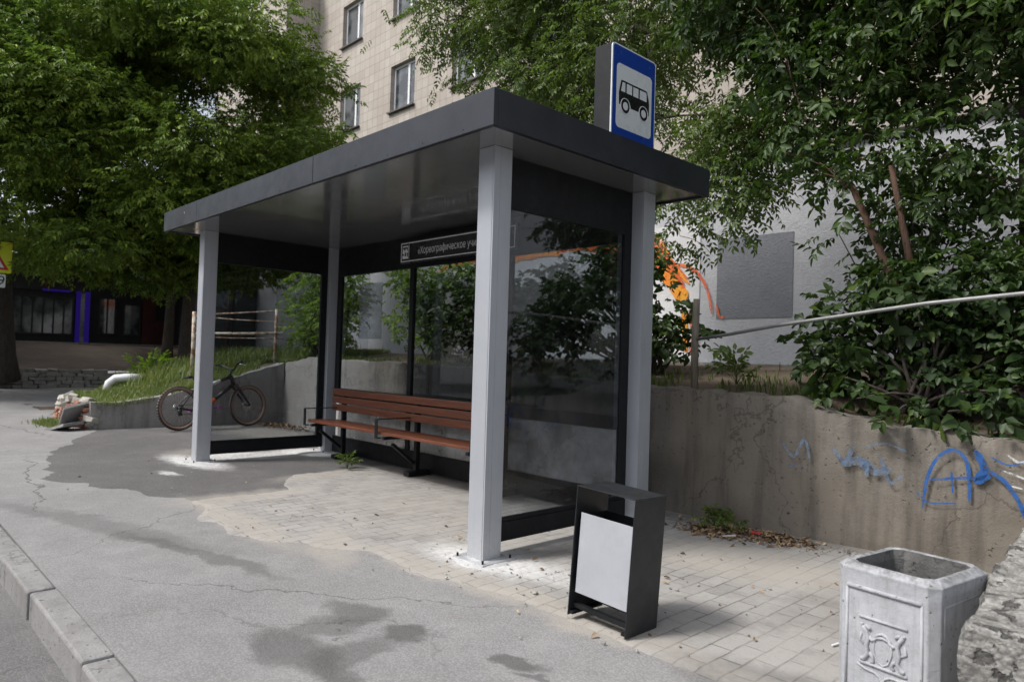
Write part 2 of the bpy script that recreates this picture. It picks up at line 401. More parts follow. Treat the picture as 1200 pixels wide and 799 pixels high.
def facade_mat():
    t = NT('beige_tile_cladding')
    o = t.pos()
    v = t.n('ShaderNodeCombineXYZ'); s = t.n('ShaderNodeSeparateXYZ'); t.l(o, s.inputs[0])
    t.l(t.math('ADD', s.outputs['X'], s.outputs['Y']), v.inputs['X']); t.l(s.outputs['Z'], v.inputs['Y'])
    b = t.n('ShaderNodeTexBrick', offset=0.0); t.l(v.outputs[0], b.inputs['Vector'])
    for k, q in (('Scale', 1.0), ('Mortar Size', .008), ('Mortar Smooth', .4), ('Brick Width', .30), ('Row Height', .30), ('Bias', 0.0)): b.inputs[k].default_value = q
    b.inputs['Color1'].default_value = (.40, .36, .325, 1); b.inputs['Color2'].default_value = (.48, .44, .405, 1); b.inputs['Mortar'].default_value = (.24, .205, .17, 1)
    c = t.mix(t.ramp(t.noise(1.2, 6, .65), .35, .75, 0, .5), b.outputs['Color'], (.34, .285, .23))
    c = t.mix(t.ramp(t.noise(5, 5, .65, vec=t.mapv(o, scale=(1.6, 1.6, .2))), .5, .8, 0, .45), c, (.27, .235, .20))
    return t.done(t.pbr(c, .75, 0, t.bump(t.math('MULTIPLY', b.outputs['Fac'], -1), .5, .01), .3))
MT['facade'] = facade_mat()

def plaster(name, a, b):
    t = NT(name)
    n = t.noise(16, 8, .75, vec=t.mapv(t.pos(), scale=(1, 1, 1.7)))
    c = t.mix(t.ramp(n, .3, .7), a, b)
    c = t.mix(t.ramp(t.noise(1.1, 5, .6), .4, .75, 0, .35), c, tuple(v * .7 for v in a))
    return t.done(t.pbr(c, .9, 0, t.bump(n, .7, .03), .2))
MT['plaster'] = plaster('grey_roughcast', (.47, .48, .51), (.60, .61, .64))
MT['plaster_dark'] = plaster('painted_over_square', (.20, .21, .235), (.28, .29, .32))
MT['mural_white'] = plaster('mural_white', (.66, .66, .67), (.80, .80, .81))
def spray(name, colr, colr2, soft=.5, scale=6):
    t = NT(name)
    n = t.noise(scale, 6, .7)
    c = t.mix(t.ramp(n, .35, .65), colr, colr2)
    p = t.pbr(c, .7, 0, None, .3)
    tr = t.n('ShaderNodeBsdfTransparent'); m = t.n('ShaderNodeMixShader')
    t.l(t.ramp(t.noise(scale * 2.7, 7, .75), soft - .12, soft + .08, 0, 1), m.inputs[0]); t.l(tr.outputs[0], m.inputs[1]); t.l(p, m.inputs[2])
    return t.done(m.outputs[0])
MT['mural_orange'] = spray('orange_spray', (.75, .22, .04), (.80, .10, .03), .42, 2.4)
MT['mural_red'] = spray('red_spray', (.75, .10, .06), (.85, .22, .06), .46, 3)
MT['mural_yellow'] = spray('yellow_spray', (.85, .42, .05), (.80, .20, .03), .38, 3)
MT['blue_spray'] = spray('blue_spray', (.02, .085, .28), (.03, .12, .36), .45, 9)
MT['pale_spray'] = spray('pale_spray', (.06, .12, .24), (.20, .24, .29), .50, 7)
MT['white_spray'] = spray('white_spray', (.50, .52, .53), (.60, .62, .62), .46, 12)

def glass(name, tint, refl=1.0, veil=0.0, rough=.02):
    t = NT(name)
    fr = t.n('ShaderNodeFresnel'); fr.inputs['IOR'].default_value = 1.5
    tr = t.n('ShaderNodeBsdfTransparent'); tr.inputs['Color'].default_value = (*tint, 1)
    gl = t.n('ShaderNodeBsdfGlossy'); gl.inputs['Roughness'].default_value = rough; gl.inputs['Color'].default_value = (.9, .95, 1, 1)
    m = t.n('ShaderNodeMixShader')
    front = t.math('SUBTRACT', 1.0, t.n('ShaderNodeNewGeometry').outputs['Backfacing'])
    t.l(t.math('MULTIPLY', t.math('MULTIPLY', fr.outputs[0], refl, True), front), m.inputs[0]); t.l(tr.outputs[0], m.inputs[1]); t.l(gl.outputs[0], m.inputs[2])
    sh = m.outputs[0]
    if veil:
        df = t.n('ShaderNodeBsdfDiffuse'); df.inputs['Color'].default_value = (.42, .43, .44, 1)
        m2 = t.n('ShaderNodeMixShader')
        t.l(t.ramp(t.noise(2.2, 6, .7), .35, .8, veil * .3, veil * 1.6), m2.inputs[0]); t.l(sh, m2.inputs[1]); t.l(df.outputs[0], m2.inputs[2]); sh = m2.outputs[0]
    return t.done(sh)
MT['glass'] = glass('shelter_glass', (.66, .68, .70), 1.25, .006)
MT['glass_low'] = glass('frosted_lower_glass', (.70, .71, .73), 1.0, .62, .1)
MT['reflection_sheet'] = glass('pale_reflection_sheet', (.80, .84, .86), 1.0, .42)  # pale veil that stands in for a reflection on the glass
def window_mat():
    t = NT('window_glass'); o = t.obj()
    n = t.ramp(t.noise(1.7, 4, .5, vec=t.pos()), .4, .6)
    c = t.mix(n, (.03, .035, .04), (.14, .15, .16))
    return t.done(t.pbr(c, .06, 0, None, .8))
MT['window'] = window_mat()
def neon():
    t = NT('blue_neon'); e = t.n('ShaderNodeEmission'); e.inputs['Color'].default_value = (.07, .035, .50, 1); e.inputs['Strength'].default_value = .07
    return t.done(e.outputs[0])
MT['neon'] = neon()
MT['brick_red'] = simple('broken_brick', (.34, .16, .11), .9, 0, .35, 14, .8, 40, dirt=.6)
MT['mortar'] = simple('old_mortar', (.42, .40, .36), .9, 0, .25, 10, .8, 40, dirt=.3)

# ------------------------------------------------------------------ mesh helpers
def wloc(o):
    v = Vector((0, 0, 0))
    while o is not None: v = v + o.location; o = o.parent
    return v

def link(name, me, mat=None, parent=None):
    o = bpy.data.objects.new(name, me); col.objects.link(o)
    if mat is not None: me.materials.append(mat if not isinstance(mat, str) else MT[mat])
    if parent is not None: o.parent = parent
    return o

def tag(o, label=None, cat=None, group=None, kind=None):
    if label: o['label'] = label
    if cat: o['category'] = cat
    if group: o['group'] = group
    if kind: o['kind'] = kind
    return o

def thing(name, label, cat, loc=(0, 0, 0), rot=(0, 0, 0), group=None):
    o = bpy.data.objects.new(name, None); col.objects.link(o)
    o.location = loc; o.rotation_euler = rot; o.empty_display_size = .2
    return tag(o, label, cat, group)

class MB:
    def __init__(s): s.v = []; s.f = []
    def add(s, vs, fs):
        b = len(s.v); s.v += [tuple(v) for v in vs]; s.f += [tuple(b + i for i in f) for f in fs]; return s
    def box(s, lo, hi, rot=None, piv=None, jit=0.0):
        x0, y0, z0 = lo; x1, y1, z1 = hi
        vs = [Vector(p) for p in ((x0, y0, z0), (x1, y0, z0), (x1, y1, z0), (x0, y1, z0), (x0, y0, z1), (x1, y0, z1), (x1, y1, z1), (x0, y1, z1))]
        if jit: vs = [v + Vector([random.uniform(-jit, jit) for _ in range(3)]) for v in vs]
        if rot is not None:
            E = Euler(rot).to_matrix(); c = Vector(piv) if piv is not None else sum(vs, Vector()) / 8
            vs = [E @ (v - c) + c for v in vs]
        return s.add(vs, [(0, 3, 2, 1), (4, 5, 6, 7), (0, 1, 5, 4), (1, 2, 6, 5), (2, 3, 7, 6), (3, 0, 4, 7)])
    def tube(s, pts, rad, seg=8, cap=True):
        pts = [Vector(p) for p in pts]; n = len(pts)
        if not hasattr(rad, '__len__'): rad = [rad] * n
        b = len(s.v); prev = None
        for i, p in enumerate(pts):
            d = (pts[min(i + 1, n - 1)] - pts[max(i - 1, 0)]).normalized()
            if prev is None: a = d.orthogonal().normalized()
            else:
                a = prev - d * prev.dot(d)
                a = a.normalized() if a.length > 1e-6 else d.orthogonal().normalized()
            prev = a; c = d.cross(a)
            for k in range(seg):
                th = 2 * math.pi * k / seg
                s.v.append(tuple(p + (a * math.cos(th) + c * math.sin(th)) * rad[i]))
        for i in range(n - 1):
            for k in range(seg):
                k2 = (k + 1) % seg
                s.f.append((b + i * seg + k, b + i * seg + k2, b + (i + 1) * seg + k2, b + (i + 1) * seg + k))
        if cap:
            s.f.append(tuple(b + k for k in reversed(range(seg)))); s.f.append(tuple(b + (n - 1) * seg + k for k in range(seg)))
        return s
    def ring(s, c, axis, r, w, seg=48, mseg=10):
        """torus round axis"""
        c = Vector(c); ax = Vector(axis).normalized(); a = ax.orthogonal().normalized(); e = ax.cross(a); b = len(s.v)
        for i in range(seg):
            t = 2 * math.pi * i / seg; q = a * math.cos(t) + e * math.sin(t)
            for k in range(mseg):
                u = 2 * math.pi * k / mseg
                s.v.append(tuple(c + q * (r + w * math.cos(u)) + ax * (w * math.sin(u))))
        for i in range(seg):
            for k in range(mseg):
                i2, k2 = (i + 1) % seg, (k + 1) % mseg
                s.f.append((b + i * mseg + k, b + i2 * mseg + k, b + i2 * mseg + k2, b + i * mseg + k2))
        return s
    def prism(s, outline, o, ux, uy, depth):
        """outline (2D) extruded: o + ux*x + uy*y, thickness along ux x uy"""
        o, ux, uy = Vector(o), Vector(ux), Vector(uy); n = ux.cross(uy).normalized() * depth
        k = len(outline)
        a = [o + ux * x + uy * y for x, y in outline]; bb = [p + n for p in a]
        return s.add(a + bb, [tuple(reversed(range(k))), tuple(range(k, 2 * k))] + [(i, (i + 1) % k, k + (i + 1) % k, k + i) for i in range(k)])
    def build(s, name, mat, parent=None, smooth=False, bevel=0.0, local=False):
        me = bpy.data.meshes.new(name)
        off = Vector((0, 0, 0)) if (local or parent is None) else wloc(parent)
        me.from_pydata([tuple(Vector(v) - off) for v in s.v], [], s.f); me.update()
        if smooth: me.shade_smooth()
        o = link(name, me, mat, parent)
        if bevel:
            b = o.modifiers.new('bevel', 'BEVEL'); b.width = bevel; b.segments = 2; b.limit_method = 'ANGLE'
            b.harden_normals = False
        return o

def rrect(w, h, r, n=5):
    out = []
    for cx, cy, a0 in ((w / 2 - r, h / 2 - r, 0), (-w / 2 + r, h / 2 - r, 90), (-w / 2 + r, -h / 2 + r, 180), (w / 2 - r, -h / 2 + r, 270)):
        for i in range(n + 1):
            a = R(a0 + 90 * i / n); out.append((cx + r * math.cos(a), cy + r * math.sin(a)))
    return out

def np_mesh(name, V, F, mat, parent=None, smooth=False):
    """V (n,3), F (m,k) arrays"""
    me = bpy.data.meshes.new(name)
    me.vertices.add(len(V)); me.vertices.foreach_set('co', V.astype(np.float32).ravel())
    k = F.shape[1]
    me.loops.add(F.size); me.loops.foreach_set('vertex_index', F.astype(np.int32).ravel())
    me.polygons.add(len(F)); me.polygons.foreach_set('loop_start', np.arange(0, F.size, k, dtype=np.int32))
    me.polygons.foreach_set('loop_total', np.full(len(F), k, dtype=np.int32))
    me.update(calc_edges=True)
    return link(name, me, mat, parent)

def copy_tree(o, parent=None):
    c = o.copy(); col.objects.link(c); c.parent = parent
    for ch in list(o.children): copy_tree(ch, c)
    return c

# ------------------------------------------------------------------ leaves
def leaf_shape(Ln, W, fold=.18, curl=.15):
    """one leaf along +X: 6 verts, 2 quads folded on the midrib"""
    v = [(0, 0, 0), (.35 * Ln, .5 * W, fold * W), (.72 * Ln, .36 * W, fold * W * .6 - curl * Ln * .4), (Ln, 0, -curl * Ln), (.72 * Ln, -.36 * W, fold * W * .6 - curl * Ln * .4), (.35 * Ln, -.5 * W, fold * W)]
    return np.array(v), np.array([(0, 1, 2, 3), (0, 3, 4, 5)])

def spray_template(npair, Ln, W, stem, ang=55, seed=0, terminal=True):
    r = np.random.default_rng(seed); V = []; F = []; b = 0
    items = [((i + .6) / (npair) * stem, s) for i in range(npair) for s in (-1, 1)]
    if terminal: items.append((stem, 0))
    for t, s in items:
        lv, lf = leaf_shape(Ln * r.uniform(.75, 1.15), W * r.uniform(.8, 1.15), r.uniform(.05, .3), r.uniform(.05, .35))
        yaw = s * R(ang + r.uniform(-18, 18)) + (R(r.uniform(-15, 15)) if s == 0 else 0)
        rollA = R(r.uniform(-35, 35)); dr = R(r.uniform(0, 35))
        m = np.array(Euler((rollA, dr, yaw)).to_matrix())
        V.append(lv @ m.T + np.array([t, 0, -.12 * t * t / max(stem, 1e-3)])); F.append(lf + b); b += 6
    return np.concatenate(V), np.concatenate(F)

def place(templates, O, D, U, S, g):
    """origins O, directions D, up hints U, scales S -> merged verts and faces"""
    D = D / np.linalg.norm(D, axis=1, keepdims=True)
    Y = np.cross(U, D); Y /= np.linalg.norm(Y, axis=1, keepdims=True) + 1e-9
    Z = np.cross(D, Y)
    pick = g.integers(0, len(templates), len(O)); Vs = []; Fs = []; b = 0
    for k, (tv, tf) in enumerate(templates):
        ix = np.where(pick == k)[0]
        if len(ix) == 0: continue
        B = np.stack([D[ix], Y[ix], Z[ix]], axis=1)
        P = np.einsum('vj,njk->nvk', tv, B) * S[ix][:, None, None] + O[ix][:, None, :]
        Vs.append(P.reshape(-1, 3)); n = len(ix)
        Fs.append((tf[None] + (np.arange(n) * len(tv))[:, None, None] + b).reshape(-1, 4)); b += n * len(tv)
    return np.concatenate(Vs), np.concatenate(Fs)

def clump_twigs(clumps, per, g, droop=.35, shell=.55, flat=.75):
    O = []; D = []
    for (c, r, n) in [(np.array(c), r, int(per * (r ** 2))) for c, r in clumps]:
        u = g.normal(size=(n, 3)); u /= np.linalg.norm(u, axis=1, keepdims=True)
        rad = r * (shell + (1 - shell) * g.random((n, 1)) ** .6) * (1 + .22 * g.normal(size=(n, 1)))
        p = u * rad; p[:, 2] *= flat
        O.append(c + p)
        d = u + .55 * g.normal(size=(n, 3)); d[:, 2] = d[:, 2] * .5 - droop
        D.append(d)
    return np.concatenate(O), np.concatenate(D)

def foliage(name, mat, clumps, per, templ, parent, g, droop=.35, shell=.55, flat=.75, smin=.7, smax=1.25, keep=None):
    O, D = clump_twigs(clumps, per, g, droop, shell, flat)
    if keep is not None:
        k = keep(O); O, D = O[k], D[k]
    n = len(O)
    U = np.tile(np.array([0, 0, 1.0]), (n, 1)) + .35 * g.normal(size=(n, 3))
    V, F = place(templ, O, D, U, g.uniform(smin, smax, n), g)
    return np_mesh(name, V - np.array(wloc(parent)), F, mat, parent)

def curve_pts(a, b, sag=.0, wob=.1, n=7):
    a, b = Vector(a), Vector(b); d = b - a; out = []
    side = d.cross(Vector((0, 0, 1)));  side = side.normalized() if side.length > 1e-4 else Vector((1, 0, 0))
    w1, w2 = random.uniform(-1, 1), random.uniform(-1, 1)
    for i in range(n):
        t = i / (n - 1)
        p = a + d * t + side * (math.sin(t * math.pi) * w1 * wob * d.length) + Vector((0, 0, 1)) * (math.sin(t * math.pi) * (sag + w2 * wob * .5) * d.length)
        out.append(p)
    return out

def tree(name, label, cat, base, fork, clumps, r0, leafmat, templ, per, barkmat='bark', group=None, seed=1, droop=.35, shell=.55, flat=.75, limb=.28, keep=None, twigs=2, smin=.7, smax=1.25):
    g = np.random.default_rng(seed); random.seed(seed)
    root = thing(name, label, cat, base, group=group)
    m = MB(); pts = curve_pts(base, fork, 0, .03, 9)
    pts[0] = pts[0] - Vector((0, 0, .25))
    m.tube(pts, [r0 * (1.25 if i == 0 else 1.0 - .45 * i / 8) for i in range(9)], 12)
    m.build('trunk', barkmat, root, True)
    lm = MB(); nodes = [(pts[k], r0 * .62) for k in (5, 6, 7, 8)]
    for c, r in sorted(clumps, key=lambda q: (Vector(q[0]) - pts[8]).length):
        cv = Vector(c)
        st, nr = min(nodes, key=lambda q: (q[0] - cv).length + (.35 * abs((q[0] - pts[8]).length - .6 * (cv - pts[8]).length)))
        q = max(.004, nr * .72)
        p = curve_pts(st, c, .06, .10, 7)
        lm.tube(p, [q * (1 - .55 * i / 6) for i in range(7)], 7)
        nodes += [(p[k], q * (1 - .55 * k / 6)) for k in (2, 3, 4, 5)]
        for _ in range(twigs):
            e = cv + Vector([random.gauss(0, .55 * r) for _ in range(3)])
            p2 = curve_pts(p[random.randint(3, 6)], e, .08, .12, 6)
            lm.tube(p2, [q * .4 * (1 - .8 * i / 5) + .002 for i in range(6)], 5)
    lm.build('limbs', barkmat, root, True)
    foliage('crown', leafmat, clumps, per, templ, root, g, droop, shell, flat, smin, smax, keep)
    return root

def rand_clumps(c, rad, n, r, seed, shell=.35, zmin=None, test=None):
    g = random.Random(seed); out = []
    while len(out) < n:
        u = Vector((g.gauss(0, 1), g.gauss(0, 1), g.gauss(0, 1))).normalized() * (shell + (1 - shell) * g.random() ** .5)
        p = (c[0] + u.x * rad[0], c[1] + u.y * rad[1], c[2] + u.z * rad[2])
        if zmin is not None and p[2] < zmin: continue
        if test and not test(p): continue
        out.append((p, g.uniform(*r)))
    return out

# ------------------------------------------------------------------ ground
def sheet(name, outline, z, mat, jag=0.0, seed=3, step=.06, kind='structure'):
    """flat sheet with an irregular edge"""
    pts = []; n = len(outline)
    for i in range(n):
        a, b = Vector((*outline[i], 0)), Vector((*outline[(i + 1) % n], 0)); k = max(1, int((b - a).length / step)) if jag else 1
        for j in range(k):
            p = a.lerp(b, j / k)
            if jag:
                q = noise.noise_vector(Vector((p.x * 3, p.y * 3, seed))) * jag + noise.noise_vector(Vector((p.x * 14, p.y * 14, seed))) * jag * .35
                p = p + Vector((q.x, q.y, 0))
            pts.append((p.x, p.y, z))
    k = len(pts); faces = [tuple(range(k))]
    if jag:                                                   # feather edge running down into the surface below
        for i in range(k):
            a, b = Vector(pts[i - 2]), Vector(pts[(i + 2) % k]); d = (b - a).normalized()
            pts.append((pts[i][0] + d.y * .06, pts[i][1] - d.x * .06, -.0015))
        faces += [(i, k + i, k + (i + 1) % k, (i + 1) % k) for i in range(k)]
    me = bpy.data.meshes.new(name); me.from_pydata(pts, [], faces); me.update()
    o = link(name, me, mat)
    return tag(o, kind=kind)

sheet('road', [(-400, -400), (400, -400), (400, 400), (-400, 400)], -.14, 'road')
# pavement slab: its own thickness down to the road
pv = MB().box((-20.9, -2.045, -.30), (16, 40, 0)); tag(pv.build('pavement', 'asphalt'), kind='structure')
sheet('asphalt_patch', [(-5.5, -1.25), (-4.6, -1.42), (-3.4, -.9), (-2.75, -.72), (-2.85, .1), (-3.4, .4), (-3.55, 1.3), (-2.6, 2.0), (-2.6, 2.45), (-8.5, 2.75), (-8.6, -.1), (-6.9, -.85)], .0025, 'asphalt_new', .14, 5)
sheet('paving', [(-2.80, -.70), (-2.1, -.86), (-1.35, -.80), (-.75, -.36), (.0, -.36), (.5, -.22), (1.55, -.26), (2.65, -.28), (2.65, 2.42), (.7, 2.31), (-.8, 2.33), (-2.8, 2.48), (-3.5, 1.75), (-3.5, .5), (-2.85, .1)], .005, 'paving', .09, 8)

# kerb stones: one run of blocks along the road
kb = MB(); xk = -60.0
while xk < 16:
    d = random.uniform(-.006, .006); z = random.uniform(-.004, .004)
    kb.box((xk + .008, -2.172 + d, -.32), (xk + 1.065, -2.045 + d - .002, .004 + z)); xk += 1.08
    if abs(xk + 2.12) < .55: xk = -2.12
o = kb.build('kerb', 'kerb', None, False, .012); tag(o, kind='structure')

# ------------------------------------------------------------------ walls
def lerp_path(path, step):
    out = []
    for (a, b) in zip(path[:-1], path[1:]):
        n = max(1, int(math.dist(a[:2], b[:2]) / step))
        for i in range(n): out.append([a[k] + (b[k] - a[k]) * i / n for k in range(3)])
    out.append(list(path[-1])); return out

def rough_wall(name, path, thick, mat, side=1, amp=.015, step=.07, nz=14, topj=.02, zlow=-.25, seed=0, parent=None):
    """a cast wall following (x, y, top z) points, its faces uneven; side=+1 puts the thickness to the left of travel"""
    P = lerp_path(path, step); n = len(P); V = []; F = []
    prof = [('f', i / nz) for i in range(nz + 1)] + [('t', i / 4) for i in range(1, 4)] + [('b', 1 - i / 4) for i in range(0, 5)]
    K = len(prof)
    for i, (x, y, zt) in enumerate(P):
        a = P[max(i - 1, 0)]; b = P[min(i + 1, n - 1)]
        d = Vector((b[0] - a[0], b[1] - a[1], 0)).normalized(); nn = Vector((-d.y, d.x, 0)) * side
        zt += noise.noise(Vector((x * 5, y * 5, seed))) * topj + noise.noise(Vector((x * 19, y * 19, seed))) * topj * .6
        for kind, t in prof:
            if kind == 'f': p = Vector((x, y, zlow + (zt - zlow) * t)); w = -1
            elif kind == 't': p = Vector((x, y, zt)) + nn * (thick * t); w = 0
            else: p = Vector((x, y, zlow + (zt - zlow) * t)) + nn * thick; w = 1
            q = noise.fractal(p * 2.3 + Vector((0, 0, seed)), .8, 2.2, 5) * amp + noise.noise(p * 17) * amp * .3
            if w == -1:
                p = p + nn * q
                if t > .97: p = p + nn * .012
            elif w == 0: p.z += q * .9
            V.append(tuple(p))
    for i in range(n - 1):
        for k in range(K - 1):
            F.append((i * K + k, (i + 1) * K + k, (i + 1) * K + k + 1, i * K + k + 1))
    F.append(tuple(range(K))); F.append(tuple((n - 1) * K + k for k in reversed(range(K))))
    me = bpy.data.meshes.new(name); me.from_pydata(V, [], F); me.update(); me.shade_smooth()
    try: me.set_sharp_from_angle(angle=R(50))
    except Exception: pass
    return link(name, me, mat, parent)

WALL = [(-8.62, 2.85, 1.06), (-7.75, 2.82, 1.17), (-6.8, 2.78, 1.15), (-5, 2.65, 1.16), (-3, 2.48, 1.13), (-1, 2.33, 1.06), (-.25, 2.28, 1.05),
        (.5, 2.29, 1.05), (.86, 2.31, 1.03), (1.1, 2.33, .95), (1.55, 2.36, .88), (2.4, 2.43, .84), (5.5, 2.55, .90)]
rw = rough_wall('retaining_wall', WALL, .34, 'concrete_wall', 1, .022, .06, 16, .03, -.25, 3)
tag(rw, 'long stained brown concrete retaining wall with blue graffiti behind the shelter', 'wall')
PLN = [(-8.80, -.14, .42), (-8.78, .24, .40), (-8.75, .72, .47), (-8.70, 1.37, .62), (-8.66, 2.08, .84), (-8.62, 2.84, 1.06)]
pw = rough_wall('planter_wall', PLN, .30, 'concrete_left', 1, .012, .07, 10, .02, -.25, 9)
tag(pw, 'low sloping grey concrete wall of the grass bank, behind the bicycle', 'wall')
PAR = [(2.42, 2.30, .50), (2.49, 1.32, .53), (2.60, .2, .535), (2.685, -.55, .535)]
pr = rough_wall('parapet', PAR, .62, 'aggregate', 1, .022, .015, 24, .03, -.1, 21)
tag(pr, 'rough pitted concrete parapet block at the right edge beside the concrete urn', 'wall')
# (the parapet's thickness goes to the right of travel towards the road: travel -Y, left = +X)

def wall_xy(x):
    for a, b in zip(WALL[:-1], WALL[1:]):
        if a[0] <= x <= b[0]:
            t = (x - a[0]) / (b[0] - a[0]); return a[1] + (b[1] - a[1]) * t, a[2] + (b[2] - a[2]) * t
    return (WALL[0][1], WALL[0][2]) if x < WALL[0][0] else (WALL[-1][1], WALL[-1][2])

def smooth(t): t = max(0, min(1, t)); return t * t * (3 - 2 * t)
def bank_z(x, y):
    """height of the raised ground behind the retaining walls"""
    wx = max(x, -8.62)
    wy, wz = wall_xy(wx)
    back = 1.20
    if x >= -8.62:
        t = smooth((y - wy) / 2.2); z = (wz - .05) * (1 - t) + (back + .04) * t
    else:
        yy = [-.14, .24, .72, 1.37, 2.08, 2.84]; zz = [.40, .40, .47, .62, .84, 1.06]
        z = float(np.interp(y, yy, zz)) - .03 + .05 * smooth((-8.8 - x) / 2)
        if y > 2.84: z = 1.06 + .22 * smooth((y - 2.84) / 2.5)
        z *= smooth((x + 14.6) / 3.2)
        if x < -10.6: z *= smooth((y + .6 - (-.35) * (x + 10.6)) / 1.2) if y < 2 else 1
    z += noise.noise(Vector((x * 1.1, y * 1.1, 4))) * .05 * (1 if y < 8 else 0) + noise.noise(Vector((x * 6, y * 6, 4))) * .012
    return max(z, -.02)

def bank():
    V = []; F = []; NY = 60
    def grid(cols):
        b0 = len(V)
        for c in cols:
            for x, y in c: V.append((x, y, bank_z(x, y)))
        for i in range(len(cols) - 1):
            for j in range(NY):
                a = b0 + i * (NY + 1) + j; F.append((a, a + NY + 1, a + NY + 2, a + 1))
    ys = [-.08 + 9.53 * (j / NY) ** 1.25 for j in range(NY + 1)]
    edge = lambda y: float(np.interp(y, [-.14, .72, 2.84], [-8.95, -8.90, -8.77]))
    grid([[(x, y) for y in ys] for x in np.arange(-15, -9.0, .14)] + [[(edge(y), y) for y in ys]])
    cols = []
    for x in np.arange(-8.82, 6.5, .14):
        y0 = wall_xy(x)[0] + .10
        cols.append([(x, y0 + (9.45 - y0) * (j / NY) ** 1.25) for j in range(NY + 1)])
    grid(cols)
    me = bpy.data.meshes.new('earth_bank'); me.from_pydata(V, [], F); me.update(); me.shade_smooth()
    return tag(link('earth_bank', me, 'soil'), kind='structure')
bank()

def ribbon(pts, width, mb, n=24, z0=0.004, frame=None, seed=0):
    """flat brush stroke on a vertical wall; pts in (x, z), frame maps (x, z, offset) to world"""
    P = []
    m = len(pts)
    for i in range(n + 1):                                   # catmull-rom
        t = i / n * (m - 1); k = min(int(t), m - 2); u = t - k
        g = lambda j: Vector(pts[max(0, min(m - 1, j))])
        a, b, c, d = g(k - 1), g(k), g(k + 1), g(k + 2)
        P.append(.5 * ((2 * b) + (c - a) * u + (2 * a - 5 * b + 4 * c - d) * u * u + (3 * b - a - 3 * c + d) * u ** 3))
    V = []
    for i, p in enumerate(P):
        d = (P[min(i + 1, n)] - P[max(i - 1, 0)]).normalized(); q = Vector((-d.y, d.x))
        w = width * (.75 + .35 * noise.noise(Vector((i * .31, seed, 2)))) * min(1, .4 + i * .2, .4 + (n - i) * .2)
        V += [frame(*(p + q * w * .5), z0), frame(*(p - q * w * .5), z0)]
    mb.add(V, [(2 * i, 2 * i + 1, 2 * i + 3, 2 * i + 2) for i in range(n)])

def on_wall(x, z, o):
    y, _ = wall_xy(x); return (x, y - .022 - o, z)
g1 = MB()
for i, (p, w) in enumerate([([(1.76, .36), (1.78, .55), (1.84, .70), (1.93, .76), (2.0, .70), (2.02, .55), (2.02, .44)], .030),
                ([(1.80, .55), (1.95, .58), (2.12, .60)], .022), ([(1.92, .62), (1.93, .48)], .016),
                ([(2.05, .77), (2.10, .66), (2.06, .58), (2.13, .62)], .060), ([(2.1, .66), (2.2, .60), (2.28, .48), (2.33, .34), (2.36, .24)], .034),
                ([(1.72, .46), (1.80, .40), (1.95, .42)], .012), ([(2.13, .74), (2.22, .70), (2.30, .72)], .014)]): ribbon(p, w, g1, 24, .004 + .001 * i, on_wall, i)
g1.build('blue_graffiti', 'blue_spray', rw)
g2 = MB()
for i, (p, w) in enumerate([([(.80, .72), (.90, .60), (.98, .74), (1.02, .58)], .028), ([(1.18, .70), (1.26, .60), (1.32, .72)], .045), ([(1.40, .72), (1.52, .76), (1.66, .72)], .018),
                ([(1.24, .58), (1.36, .62), (1.48, .56), (1.56, .60)], .08), ([(1.36, .66), (1.42, .52)], .04), ([(.86, .54), (1.0, .52)], .02), ([(1.5, .66), (1.56, .5), (1.64, .56)], .03)]): ribbon(p, w, g2, 20, .004 + .001 * i, on_wall, i + 9)
g2.build('faded_graffiti', 'pale_spray', rw)
g3 = MB()
for i, (p, w) in enumerate([([(2.22, .76), (2.28, .72), (2.34, .75)], .02), ([(2.20, .66), (2.26, .64), (2.32, .62)], .016), ([(2.24, .57), (2.30, .56)], .014)]): ribbon(p, w, g3, 12, .005 + .001 * i, on_wall, i + 20)
g3.build('white_graffiti', 'white_spray', rw)

# broken brick end of the planter and the two slabs leaning there
bw = thing('broken_wall_end', 'crumbling brick and mortar corner of the grass bank at the left', 'wall', (-9.8, -.1, 0))
b1, b2 = MB(), MB(); random.seed(5)
for k in range(7):
    for i in range(12):
        x = -8.86 - i * .17 - (k % 2) * .06; zt = .44 - .03 * i + random.uniform(-.08, .08)
        if k * .07 > zt: continue
        b1.box((x - .145, -.20 + random.uniform(-.05, .03), k * .07 - .01), (x, -.06, k * .07 + .052), (random.uniform(-.12, .12), random.uniform(-.1, .1), random.uniform(-.15, .15)), None, .012)
for i in range(46):
    x = random.uniform(-10.9, -8.78); z = random.uniform(0, .46); s = random.uniform(.04, .11)
    b2.box((x - s, -.17 - s * .5 * random.random(), z - s * .6), (x + s, -.05, z + s * .5), (random.uniform(-.6, .6), random.uniform(-.6, .6), random.uniform(-.6, .6)), None, .02)
b1.build('brickwork', 'brick_red', bw, False, .008); b2.build('mortar', 'mortar', bw, False, .01)
sl = MB().box((-9.25, -.62, .015), (-8.70, -.30, .065), (.05, -.22, .35), None, .012)
tag(sl.build('concrete_slab', 'kerb', None, False, .006), 'broken grey concrete slab lying flat before the crumbling brick corner', 'slab', 'broken concrete slabs')
sl = MB().box((-9.02, -.50, .02), (-8.98, -.10, .42), (.30, .62, .45), None, .014)
tag(sl.build('concrete_slab', 'kerb', None, False, .006), 'broken grey concrete slab leaning upright against the crumbling brick corner', 'slab', 'broken concrete slabs')

